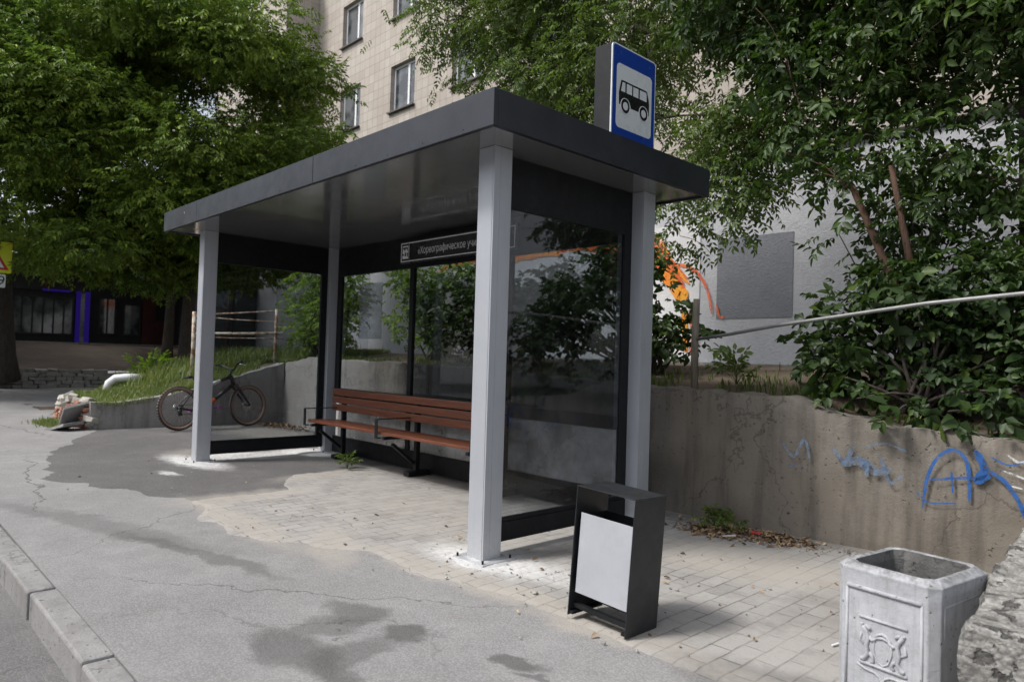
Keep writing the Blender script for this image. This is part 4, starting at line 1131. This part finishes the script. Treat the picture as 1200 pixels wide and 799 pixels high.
# ------------------------------------------------------------------ yellow warning sign at the left edge
ys = thing('warning_sign', 'yellow square warning sign with red triangle at the left edge of the street', 'road sign', (-16.4, -.48, 0))
ox, oy = -16.18, -.50
MB().tube([(ox - .08, oy, -.2), (ox - .08, oy, 3.6)], .03, 10).build('pole', 'pipe', ys, True)
p = MB().prism(rrect(.70, .70, .04), (ox, oy, 3.19), (.0, 1, 0), (0, 0, 1), .02).build('yellow_board', 'yellow', ys)
MB().prism([(-.30, -.26), (.30, -.26), (0, .27)], (ox + .021, oy, 3.17), (0, 1, 0), (0, 0, 1), .003).build('red_triangle', 'red', p)
MB().prism([(-.21, -.21), (.21, -.21), (0, .16)], (ox + .025, oy, 3.17), (0, 1, 0), (0, 0, 1), .003).build('white_triangle', 'sign_white', p)
p = MB().prism(rrect(.50, .30, .03), (ox, oy, 2.66), (.0, 1, 0), (0, 0, 1), .02).build('distance_plate', 'sign_white', ys)
text_mesh('9', .30, 'sign_black', p, (ox + .022, oy + .17, 2.66), (R(90), 0, R(90)), 'lettering', 1.0, 'CENTER', .001, .008)

# ------------------------------------------------------------------ bicycle
bk = thing('bicycle', 'black bicycle with tan tyres and purple cranks leaning by the low grey wall', 'bicycle', (-8.06, .90, 0.004), (0, R(-7), 0))
bk.rotation_euler = Euler((R(-6), 0, R(101)), 'XYZ')
def wheel(cx, rear):
    c = (cx, 0, .345); w = MB().ring(c, (0, 1, 0), .312, .030, 56, 10).build('wheel', 'gumwall', bk, True, 0, local=True)
    t = MB(); b = len(t.v); segs = 96
    for i in range(segs):
        a = 2 * math.pi * i / segs; rr = .344 if i % 2 else .338
        for dy, q in ((-.030, .322), (-.015, rr), (.015, rr), (.030, .322)): t.v.append((cx + q * math.cos(a), dy, .345 + q * math.sin(a)))
    for i in range(segs):
        for k in range(3): t.f.append((i * 4 + k, ((i + 1) % segs) * 4 + k, ((i + 1) % segs) * 4 + k + 1, i * 4 + k + 1))
    t.build('tread', 'rubber', w, False, 0, local=True)
    MB().ring(c, (0, 1, 0), .282, .010, 48, 8).build('rim', 'bike_black', w, True, 0, local=True)
    s = MB()
    for i in range(28):
        a = 2 * math.pi * i / 28; e = a + (.35 if i % 2 else -.35); yy = .02 if i % 4 < 2 else -.02
        s.tube([(cx + .02 * math.cos(e + 1.2), yy, .345 + .02 * math.sin(e + 1.2)), (cx + .278 * math.cos(a), 0, .345 + .278 * math.sin(a))], .0012, 4, False)
    s.build('spokes', 'chrome', w, False, 0, local=True)
    MB().tube([(cx, -.05, .345), (cx, .05, .345)], .016, 12).build('hub', 'bike_black', w, True, 0, local=True)
    dd = MB().ring((cx, .03, .345), (0, 1, 0), .075, .004, 28, 6).ring((cx, .03, .345), (0, 1, 0), .05, .003, 24, 6); dd.build('brake_disc', 'chrome', w, True, 0, local=True)
wheel(0, True); wheel(1.20, False)
Rx, Fx, Z = 0, 1.20, .345
bb = (.44, 0, .31); st = (.30, 0, .66); ht = (.90, 0, .83); hb = (.945, 0, .70)
f = MB(); f.tube([bb, st], .020, 10); f.tube([(.315, 0, .63), (.60, 0, .72), ht], [.022, .026, .030], 10); f.tube([ht, hb], .034, 12); f.tube([(.60, 0, .465), hb], [.032, .034], 10)
for s_ in (-1, 1): f.tube([bb, (.22, s_ * .05, .30), (Rx, s_ * .065, Z)], .010, 8); f.tube([st, (.15, s_ * .055, .52), (Rx, s_ * .065, Z)], .008, 8)
frm = f.build('frame', 'bike_black', bk, True, 0, local=True)
MB().tube([bb, (.60, 0, .465)], [.038, .036], 10).build('orange_tube', 'bike_orange', frm, True, 0, local=True)
MB().tube([(.48, 0, .682), (.70, 0, .758)], .0295, 10).build('white_lettering_band', 'sign_white', frm, True, 0, local=True)
f = MB()
for s_ in (-1, 1): f.tube([(.955, s_ * .06, .69), (1.07, s_ * .065, .52), (Fx, s_ * .065, Z)], [.024, .022, .014], 10)
f.tube([(.955, -.07, .69), (.955, .07, .69)], .02, 10); f.tube([(.90, 0, .83), (.885, 0, .90)], .018, 10); f.build('fork', 'bike_black', bk, True, 0, local=True)
f = MB(); f.tube([(.885, 0, .90), (.93, 0, .93)], .016, 8)
f.tube([(.86, -.37, 1.05), (.89, -.20, 1.02), (.93, -.04, .94), (.93, .04, .94), (.89, .20, 1.02), (.86, .37, 1.05)], .014, 10)
hbx = f.build('handlebar', 'bike_black', bk, True, 0, local=True)
for s_ in (-1, 1): MB().tube([(.86, s_ * .37, 1.05), (.877, s_ * .27, 1.035)], .020, 10).build('grip', 'rubber', hbx, True, 0, local=True)
f = MB()
for s_ in (-1, 1): f.tube([(.89, s_ * .24, 1.022), (.95, s_ * .27, 1.005), (.96, s_ * .33, .985)], .006, 6)
f.build('brake_levers', 'chrome', hbx, True, 0, local=True)
f = MB(); f.tube([st, (.255, 0, .80)], .013, 8); f.build('seat_post', 'bike_black', bk, True, 0, local=True)
f = MB(); f.prism([(-.13, -.07), (-.06, -.075), (.02, -.03), (.15, -.018), (.15, .018), (.02, .03), (-.06, .075), (-.13, .07)], (.25, 0, .80), (1, 0, 0), (0, 1, 0), .035); f.build('saddle', 'bike_black', bk, False, .012, local=True)
f = MB(); f.ring((.44, -.05, .31), (0, 1, 0), .075, .006, 30, 6); f.tube([(.44, -.062, .31), (.605, -.068, .335)], [.017, .012], 8); f.tube([(.44, .062, .31), (.275, .068, .285)], [.017, .012], 8); f.tube([(.44, -.065, .31), (.44, .065, .31)], .022, 10)
cr_ = f.build('crank', 'bike_purple', bk, True, 0, local=True)
for x, y, z in ((.605, -.12, .335), (.275, .12, .285)): MB().box((x - .045, y - .045, z - .010), (x + .045, y + .045, z + .010)).build('pedal', 'bike_purple', cr_, False, .004, local=True)
f = MB(); f.ring((0, -.045, .345), (0, 1, 0), .05, .006, 24, 6); f.ring((0, -.035, .345), (0, 1, 0), .035, .006, 20, 6); f.box((-.04, -.075, .23), (.01, -.04, .33)); f.build('cassette', 'bike_black', bk, True, 0, local=True)
f = MB(); f.tube([(0, -.047, .395), (.44, -.05, .385)], .004, 6); f.tube([(-.01, -.047, .25), (.44, -.05, .235)], .004, 6); f.build('chain', 'bike_black', bk, False, 0, local=True)

# ------------------------------------------------------------------ grass, weeds, litter (nobody could count them)
def blades(name, pts, hmin, hmax, wid, mat, seed, bend=.5, kind='stuff'):
    g = np.random.default_rng(seed); n = len(pts); P = np.array(pts)
    h = g.uniform(hmin, hmax, n); a = g.uniform(0, 2 * np.pi, n); w_ = wid * g.uniform(.6, 1.3, n)
    dx, dy = np.cos(a), np.sin(a); b = bend * g.random(n)
    lx, ly = -dy * w_ / 2, dx * w_ / 2
    z0 = np.zeros(n)
    V = np.stack([P + np.stack([lx, ly, z0], 1), P - np.stack([lx, ly, z0], 1),
                  P + np.stack([dx * b * h * .35 - lx * .8, dy * b * h * .35 - ly * .8, h * .6], 1), P + np.stack([dx * b * h + 0 * lx, dy * b * h, h], 1)], 1)
    V[:, 2] = P + np.stack([dx * b * h * .3 - lx * .9, dy * b * h * .3 - ly * .9, h * .55], 1)
    V2 = np.stack([V[:, 0], V[:, 1], V[:, 2], P + np.stack([dx * b * h * .3 + lx * .9, dy * b * h * .3 + ly * .9, h * .55], 1), V[:, 3]], 1)
    F = np.arange(n)[:, None] * 5
    Q = np.concatenate([np.concatenate([F, F + 1, F + 2, F + 3], 1), np.concatenate([F + 3, F + 2, F + 4, F + 4], 1)], 0)
    # the tip as a thin quad (last vertex doubled slightly aside)
    V3 = np.concatenate([V2, V2[:, 4:5] + np.array([.002, 0, 0])], 1)
    F = np.arange(n)[:, None] * 6
    Q = np.concatenate([np.concatenate([F, F + 1, F + 2, F + 3], 1), np.concatenate([F + 3, F + 2, F + 5, F + 4], 1)], 0)
    return np_mesh(name, V3.reshape(-1, 3), Q, mat)

g = random.Random(4); pts = []
while len(pts) < 75000:
    x = g.uniform(-14, -8.75); y = g.uniform(-.08, 5.2)
    if noise.noise(Vector((x * 1.7, y * 1.7, 9))) < -.28: continue
    z = bank_z(x, y)
    if z < .1: continue
    pts.append((x, y, z))
tag(blades('grass', pts, .03, .12, .010, 'grass', 1, .8), 'grass growing on the sloping bank above the bicycle', 'grass', kind='stuff')
pts = []
while len(pts) < 5000:
    t = g.random(); x = g.uniform(-13, -9.6); y = g.gauss(2.6, 1.0)
    if y < .8: continue
    z = bank_z(x, y)
    if z > .2: pts.append((x, y, z))
tag(blades('tall_grass', pts, .12, .32, .014, 'grass', 2, .6), 'tall green grass along the top of the bank near the rail fence', 'grass', kind='stuff')
pts = []
for _ in range(5500):
    x = g.uniform(-8.5, 4.5); wy, wz = wall_xy(x); y = wy + .3 + abs(g.gauss(0, .5))
    if noise.noise(Vector((x * 2.2, y * 2.2, 3))) < .02: continue
    pts.append((x, y, bank_z(x, y)))
tag(blades('bank_weeds', pts, .03, .11, .012, 'weed', 3, .8), 'sparse weeds and grass on the soil above the retaining wall', 'grass', kind='stuff')
pts = [(-9.9 + g.gauss(0, .28), -.42 + g.gauss(0, .10), .0) for _ in range(1600)]
tag(blades('grass_tuft', pts, .03, .09, .010, 'grass', 6, .8), 'small patch of grass on the asphalt by the crumbling corner', 'grass', kind='stuff')

def chips(name, pts, size, mat, seed, flat=.3):
    g = np.random.default_rng(seed); n = len(pts); P = np.array(pts); V = []
    base = np.array([(-1, -.7, 0), (.9, -.9, 0), (1.1, .8, 0), (-.8, 1, 0), (-.5, -.4, 1), (.6, -.4, 1), (.6, .5, 1), (-.5, .5, 1)]) * .5
    F = np.array([(4, 5, 6, 7), (0, 1, 5, 4), (1, 2, 6, 5), (2, 3, 7, 6), (3, 0, 4, 7), (0, 3, 2, 1)])
    a = g.uniform(0, 6.28, n); s_ = size * g.lognormal(0, .45, n)
    c, q = np.cos(a), np.sin(a); B = np.tile(base, (n, 1, 1)) * (1 + .25 * g.normal(size=(n, 8, 3)))
    B[:, :, 2] *= flat * 2
    x = B[:, :, 0] * c[:, None] - B[:, :, 1] * q[:, None]; y = B[:, :, 0] * q[:, None] + B[:, :, 1] * c[:, None]
    V = np.stack([x, y, B[:, :, 2]], 2) * s_[:, None, None] + P[:, None, :]
    Fs = (F[None] + (np.arange(n) * 8)[:, None, None]).reshape(-1, 4)
    return np_mesh(name, V.reshape(-1, 3), Fs, mat)
pts = []
for cx, cy, sx_, sy_, n in ((0, .05, .3, .2, 60), (-4.95, .0, .5, .25, 80), (.5, .4, .8, .5, 50), (1.3, 2.1, 1.0, .10, 220), (1.2, .9, .8, .6, 50), (-2.0, -.68, .9, .1, 40), (.4, -.22, .9, .08, 30), (1.2, 2.2, .9, .05, 200), (-2.4, 1.85, 1.2, .1, 120), (-7.6, 2.3, 1.0, .35, 240), (-1.5, .7, 1.2, .6, 25), (-4, -1.1, 3, .5, 25), (1.0, -1.1, 1.0, .5, 14), (-9.2, -.4, .4, .15, 80), (.62, .25, .25, .12, 60)):
    for _ in range(n):
        x, y = g.gauss(cx, sx_), g.gauss(cy, sy_)
        if -2 < y < wall_xy(x)[0] - .03: pts.append((x, y, .010))
tag(chips('gravel', pts, .008, 'stones', 2), 'small stones and crumbs of mortar strewn on the paving', 'gravel', kind='stuff')

def mortar_pad(name, cx, cy, rx, ry, seed):
    V = [(cx, cy, .016)]; F = []; NR, NA = 14, 56
    for i in range(1, NR + 1):
        for k in range(NA):
            a = 2 * math.pi * k / NA; t = i / NR
            e = 1 + .30 * noise.noise(Vector((math.cos(a) * 1.3, math.sin(a) * 1.3, seed))) + .16 * noise.noise(Vector((math.cos(a) * 5, math.sin(a) * 5, seed)))
            x, y = cx + rx * e * t * math.cos(a), cy + ry * e * t * math.sin(a)
            z = .015 * (1 - t ** 2.2) + .004 + .007 * noise.noise(Vector((x * 22, y * 22, seed))) * (1 - t) + .004 * noise.noise(Vector((x * 70, y * 70, seed))) * (1 - t * .8)
            V.append((x, y, max(z, .0) if i < NR else -.004))
    for k in range(NA): F.append((0, 1 + k, 1 + (k + 1) % NA))
    for i in range(NR - 1):
        for k in range(NA): F.append((1 + i * NA + k, 1 + (i + 1) * NA + k, 1 + (i + 1) * NA + (k + 1) % NA, 1 + i * NA + (k + 1) % NA))
    me = bpy.data.meshes.new(name); me.from_pydata(V, [], F); me.update(); me.shade_smooth()
    return tag(link(name, me, 'fresh_mortar'), 'splashed pale mortar at the foot of a shelter post', 'mortar', kind='stuff')
mortar_pad('mortar', -.07, .05, .21, .17, 3); mortar_pad('mortar', -4.93, .02, .40, .16, 8); mortar_pad('mortar', -4.90, 1.45, .34, .20, 12); mortar_pad('mortar', -5.2, .55, .18, .28, 15)

def leaf_pile(name, spots, n, size, mat, seed, label):
    g = np.random.default_rng(seed); tv, tf = leaf_shape(size, size * .5, .3, .3)
    P = []
    for _ in range(n):
        cx, cy, sx_, sy_, h = spots[g.integers(0, len(spots))]
        x, y = g.normal(cx, sx_), g.normal(cy, sy_); y = min(y, wall_xy(x)[0] - .04)
        rr = ((x - cx) / sx_) ** 2 + ((y - cy) / sy_) ** 2
        P.append((x, y, .014 + h * math.exp(-rr) * g.random()))
    P = np.array(P); a = g.uniform(0, 6.28, n)
    D = np.stack([np.cos(a), np.sin(a), .25 * g.normal(size=n)], 1); U = np.tile([0, 0, 1.], (n, 1)) + .4 * g.normal(size=(n, 3))
    V, F = place([(tv, tf)], P, D, U, g.uniform(.5, 1.3, n), g)
    return tag(np_mesh(name, V, F, mat), label, 'leaf litter', kind='stuff')
leaf_pile('leaf_litter', [(.62, 1.98, .20, .12, .05), (.86, 2.08, .15, .07, .05), (.45, 1.9, .12, .10, .03)], 700, .045, 'litter', 3, 'brown pile of dry leaves and twigs at the foot of the wall')
leaf_pile('fallen_leaves', [(-7.9, 2.55, .45, .12, .03), (-8.25, 2.5, .25, .15, .03)], 420, .05, 'litter', 4, 'dry leaves gathered in the wall corner by the front wheel')
leaf_pile('scattered_leaves', [(-.5, 2.1, .8, .2, .01), (-6, 3.2, 2.0, .2, .01), (1.6, .8, .8, .9, .0), (-1.2, .2, 1.2, .6, .0)], 110, .035, 'litter', 5, 'few dry leaves scattered over the paving')

def scrap(name, label, cat, loc, size, mat, rot):
    m = MB(); sx_, sy_, sz_ = size; m.box((-sx_ / 2, -sy_ / 2, 0), (sx_ / 2, sy_ / 2, sz_), None, None, min(size) * .2 + .001)
    o = m.build(name, mat, None, False, min(size) * .2); o.location = loc; o.rotation_euler = (0, 0, R(rot)); return tag(o, label, cat)
scrap('wrapper', 'small red and white wrapper on the leaf pile by the wall', 'litter', (.80, 1.93, .06), (.07, .035, .010), 'red', 20)
scrap('paper_scrap', 'white paper scrap lying beside the leaf pile', 'litter', (.66, 1.80, .03), (.10, .02, .006), 'white_plastic', 60)
scrap('cigarette_butt', 'white cigarette butt on the paving left of the urn', 'litter', (1.96, .42, .010), (.05, .008, .007), 'white_plastic', 75)
scrap('cigarette_butt', 'white cigarette butt on top of the rough parapet', 'litter', (2.66, .62, .565), (.06, .008, .007), 'white_plastic', 20)

def weed(name, label, loc, r, n, seed, mat='weed', size=.05, h=.12):
    g = np.random.default_rng(seed); T = [spray_template(2, size, size * .5, size * 1.6, 50, seed + k) for k in range(2)]
    o = thing(name, label, 'plant', loc)
    m = MB(); P = []
    for i in range(n):
        a = g.uniform(0, 6.28); rr = r * g.random(); e = Vector((loc[0] + rr * math.cos(a), loc[1] + rr * math.sin(a), loc[2] + h * g.uniform(.4, 1)))
        m.tube([Vector(loc), Vector(loc).lerp(e, .5) + Vector((0, 0, .02)), e], .0018, 4); P.append(tuple(e)); P.append(tuple(Vector(loc).lerp(e, .6) + Vector((0, 0, .015))))
    m.build('stems', mat, o)
    P = np.array(P); D = P - np.array(loc) + .02 * g.normal(size=P.shape); D[:, 2] *= .4
    V, F = place(T, P, D, np.tile([0, 0, 1.], (len(P), 1)) + .3 * g.normal(size=P.shape), g.uniform(.7, 1.3, len(P)), g)
    np_mesh('leaves', V - np.array(loc), F, mat, o)
weed('weed', 'small weed growing in front of the bench through the paving', (-3.55, 1.60 - .45, .01), .10, 12, 1)
weed('weed', 'low weed in the shade under the near end of the back pane', (-1.55, 1.74 - .02 - .1, .01), .15, 16, 2)
weed('weed', 'small grey green weed on the left end of the leaf pile by the wall', (.40, 2.02, .02), .13, 16, 3, 'weed', .04, .12)
weed('weed', 'low weed in the middle of the leaf pile by the wall', (.62, 1.90, .03), .08, 9, 4, 'weed', .035, .08)
weed('weed', 'weed with drooping leaves on the bank right of the weathered post', (.12, 2.85, 1.10), .2, 16, 5, 'weed', .07, .26)
weed('weed', 'leafy weed at the far left foot of the bank grass', (-11.8, 1.6, .5), .4, 30, 6, 'leaf_bright', .10, .55)

# ------------------------------------------------------------------ trees and shrubs
T_far = [spray_template(4, .115, .046, .28, 52, k) for k in range(4)]
T_elm = [spray_template(5, .062, .024, .22, 50, 10 + k) for k in range(4)]
T_maple = [spray_template(n_, l_, w_, s_, 58, 20 + k) for k, (n_, l_, w_, s_) in enumerate(((3, .075, .034, .13), (2, .10, .044, .11), (3, .06, .028, .10), (2, .085, .04, .12), (1, .05, .024, .05)))]
T_bush = [spray_template(n_, l_, w_, s_, 55, 30 + k) for k, (n_, l_, w_, s_) in enumerate(((2, .10, .062, .10), (1, .12, .085, .06), (2, .075, .045, .09), (3, .06, .034, .10), (1, .07, .05, .04)))]
T_small = [spray_template(3, .075, .032, .14, 50, 40 + k) for k in range(4)]

cl = rand_clumps((-15.1, 2.9, 6.6), (3.7, 3.5, 3.9), 82, (.6, 1.1), 1, .6, 3.2) + rand_clumps((-16.2, 2.0, 8.6), (1.6, 1.6, 1.3), 16, (.7, 1.1), 71, .2) + rand_clumps((-16.2, 3.2, 3.7), (2.6, 2.6, .6), 18, (.6, 1.0), 72, .2)
tree('ash_tree', 'large bright green tree filling the upper left above the bicycle', 'tree', (-16.8, 3.9, .2), (-15.6, 3.6, 4.2), cl, .22, 'leaf_far', T_far, 300, 'bark', 'trees along the side street', 11, .2, .7, .5)
cl = rand_clumps((-18.2, -.6, 6.6), (4.0, 3.6, 4.0), 80, (.6, 1.15), 2, .6, 3.4)
tree('ash_tree', 'large green tree with thick dark trunk behind the yellow warning sign', 'tree', (-20.9, .35, .5), (-19.6, 0, 4.2), cl, .42, 'leaf_far', T_far, 260, 'bark', 'trees along the side street', 12, .2, .7, .5)
cl = rand_clumps((-23.5, 5.5, 6.4), (3.2, 3.6, 3.0), 40, (.9, 1.4), 3, .4, 3.6)
tree('shade_tree', 'darker tree in front of the shop roof behind the bright green tree', 'tree', (-23.6, 5.6, .9), (-23.5, 5.6, 4.2), cl, .2, 'leaf_dark', T_far, 70, 'bark', 'trees along the side street', 13, .25, .5, .62)
cl = rand_clumps((-26, -2.5, 9.5), (3.6, 4.5, 4.2), 46, (1.0, 1.5), 5, .4, 5.0)
tree('shade_tree', 'dark tree at the far upper left corner above the shop roof', 'tree', (-25.2, -2.8, 1.2), (-25.5, -2.6, 6), cl, .28, 'leaf_dark', T_far, 60, 'bark', 'trees along the side street', 14, .25, .5, .62)

HANG = [(-.75, 3.26, 3.05), (-.34, 3.4, 2.75), (-.17, 3.58, 2.95), (-.86, 3.4, 2.6), (-.51, 3.5, 3.3), (-.33, 3.69, 3.45), (-.87, 3.2, 3.35), (-.28, 3.45, 3.1), (-.05, 3.69, 3.35), (-.6, 3.5, 3.7), (-.2, 3.7, 3.8)]
# fine leaved elm behind the shelter, its twigs hanging over roof and sign
GAPS = (((-.35, 3.1, 3.75), .5), ((-.7, 3.75, 4.05), .75), ((-1.25, 4.65, 4.4), .95), ((-1.8, 5.5, 4.8), 1.1), ((-4.6, 3.9, 5.2), .7), ((-3.9, 3.4, 4.9), .5))
free = lambda p: all((Vector(p) - Vector(c)).length > r for c, r in GAPS)
cl = rand_clumps((-2.8, 4.8, 6.9), (3.9, 1.6, 2.7), 84, (.50, .90), 21, .3, 4.2, free)
cl += rand_clumps((-.9, 3.9, 4.4), (1.1, .6, .9), 9, (.32, .5), 22, .2)
cl += [((-.45, 3.7, 3.6), .36), ((-.15, 3.75, 3.3), .34), ((-.60, 3.8, 3.1), .36), ((-.25, 3.85, 3.9), .40), ((.2, 3.7, 3.8), .35), ((-.9, 3.9, 3.5), .34)] + [(q, .33) for q in HANG]
tree('elm_tree', 'fine leaved grey green elm behind the shelter, its twigs hanging past the bus sign', 'tree', (-2.45, 4.5, 1.1), (-2.2, 4.7, 5.6), cl, .075, 'leaf_fine', T_elm, 330, 'bark_grey', None, 22, .55, .35, .8, .32, None, 3, .8, 1.35)

# right hand trees on the bank
cl = rand_clumps((1.4, 3.75, 4.95), (2.5, .9, 1.8), 165, (.28, .52), 31, .15, 3.3, free) + rand_clumps((2.0, 3.7, 3.0), (1.0, .5, .75), 20, (.22, .38), 35, .2)
cl += [((.35, 3.1, 3.2), .30), ((.75, 3.0, 3.0), .34), ((.95, 3.0, 2.75), .30), ((1.25, 3.1, 3.05), .34), ((.5, 3.2, 3.5), .35), ((1.6, 3.3, 2.9), .3)]
tree('maple_tree', 'two stemmed maple with reddish bark and drooping dark leaves right of the sign', 'tree', (1.62, 3.35, 1.0), (1.02, 3.0, 2.75), cl, .042, 'leaf_maple', T_maple, 360, 'bark_red', None, 32, .65, .3, .85, .22, None, 1)
mt = bpy.data.objects['maple_tree']
m = MB(); m.tube(curve_pts((1.60, 3.35, 1.0), (1.28, 3.1, 2.9), 0, .03, 7), [.036, .034, .032, .03, .027, .024, .02], 10); m.build('trunk', 'bark_red', mt, True)
cl = rand_clumps((2.4, 4.2, 4.9), (1.6, 1.0, 1.7), 60, (.38, .62), 33, .25, 3.0)
tree('slender_tree', 'slender dark straight trunk at the right edge with sparse high leaves', 'tree', (2.05, 3.95, 1.0), (1.98, 3.85, 5.4), cl, .052, 'leaf_dark', T_maple, 120, 'bark', None, 34, .6, .3, .85, .3, None, 2)

def shrub(name, label, base, clumps, mat, templ, per, seed, bark_='bark', group=None, droop=.3, shell=.3, flat=.9, keep=None, smin=.7, smax=1.25, r=.016):
    root = thing(name, label, 'shrub', base, group=group); random.seed(seed); m = MB()
    for c, rr in clumps:
        b0 = Vector(base) + Vector((random.gauss(0, .12), random.gauss(0, .08), -.05)); p = curve_pts(b0, c, .08, .1, 7)
        m.tube(p, [r * (1 - .75 * i / 6) + .002 for i in range(7)], 6)
    m.build('stems', bark_, root, True)
    foliage('leaves', mat, clumps, per, templ, root, np.random.default_rng(seed), droop, shell, flat, smin, smax, keep)
    return root
cl = rand_clumps((1.6, 3.2, 1.60), (1.0, .40, .58), 40, (.22, .36), 41, .2, 1.02) + [((1.25, 2.55, 1.05), .24), ((1.55, 2.5, .98), .22), ((1.85, 2.55, 1.0), .24), ((1.05, 2.65, 1.22), .22), ((2.2, 2.7, 1.15), .3)]
shrub('broadleaf_shrub', 'dense dark broad leaved shrub spilling over the right end of the wall', (1.6, 3.05, 1.0), cl, 'leaf_bush', T_bush, 380, 41, group='shrubs on the bank')
cl = rand_clumps((1.45, 3.4, 2.25), (.95, .4, .60), 30, (.16, .30), 46, .2)
shrub('broadleaf_shrub', 'thin airy shoots above the dark shrub in front of the grey wall', (1.3, 3.5, 1.05), cl, 'leaf_maple', T_small, 260, 46, group='shrubs on the bank', r=.010)
cl = rand_clumps((-1.75, 3.4, 1.85), (1.35, .5, .82), 40, (.20, .36), 42, .2, 1.1, lambda p: p[0] < -1.0 or p[2] < 1.72)
shrub('broadleaf_shrub', 'dark leafy shrub behind the near side pane and the right back post', (-1.3, 3.6, 1.1), cl, 'leaf_bush', T_bush, 330, 42, group='shrubs on the bank')
cl = rand_clumps((-4.1, 3.55, 1.85), (1.5, .5, .85), 42, (.22, .38), 43, .2, 1.1)
shrub('broadleaf_shrub', 'mid green shrub behind the middle back panes of the shelter', (-3.7, 3.8, 1.1), cl, 'leaf_maple', T_bush, 400, 43, group='shrubs on the bank')
cl = rand_clumps((-6.1, 4.3, 2.1), (1.5, .6, .95), 28, (.26, .44), 44, .2, 1.1)
shrub('young_ash_shrub', 'bright green shrub behind the far left back pane of the shelter', (-6.1, 4.3, 1.15), cl, 'leaf_bright', T_maple, 330, 44, group='bright shrubs on the bank')
cl = rand_clumps((-8.9, 3.75, 2.1), (1.15, .45, .85), 50, (.24, .40), 45, .2, 1.25)
shrub('young_ash_shrub', 'bright green shrub right of the peeling rail fence', (-8.9, 3.8, 1.2), cl, 'leaf_bright', T_maple, 330, 45, group='bright shrubs on the bank')

# unseen tree added just past the right edge: it shades the wall and is mirrored in the side pane and the fascia
cl = rand_clumps((6.3, 2.6, 4.6), (2.4, 2.6, 2.2), 46, (.55, .9), 61, .3, 2.5)
tree('maple_tree', 'unseen spreading maple added on the bank beyond the right edge of the wall', 'tree', (6.4, 3.4, .9), (6.3, 3.0, 3.2), cl, .12, 'leaf_maple', T_maple, 130, 'bark', None, 61, .5, .35, .8)

# unseen trees added across the street, behind the camera, to darken mirrored sky
cl = []
for k, x in enumerate((-30, -22, -14, -6, 2, 10)):
    cl += rand_clumps((x + (k % 2), -17 - (k % 3), 4.6), (4.4, 2.6, 3.6), 26, (1.1, 1.7), 80 + k, .3, 1.0)
O_, D_ = clump_twigs(cl, 22, np.random.default_rng(80), .2, .3, .8)
g_ = np.random.default_rng(81)
T_row = [spray_template(3, .32, .16, .6, 52, 90 + k) for k in range(3)]
V_, F_ = place(T_row, O_, D_, np.tile([0, 0, 1.], (len(O_), 1)) + .3 * g_.normal(size=O_.shape), g_.uniform(.8, 1.4, len(O_)), g_)
tag(np_mesh('unseen_treeline', V_, F_, 'leaf_dark'), 'unseen dark row of trees added across the street for reflections', 'trees', kind='stuff')
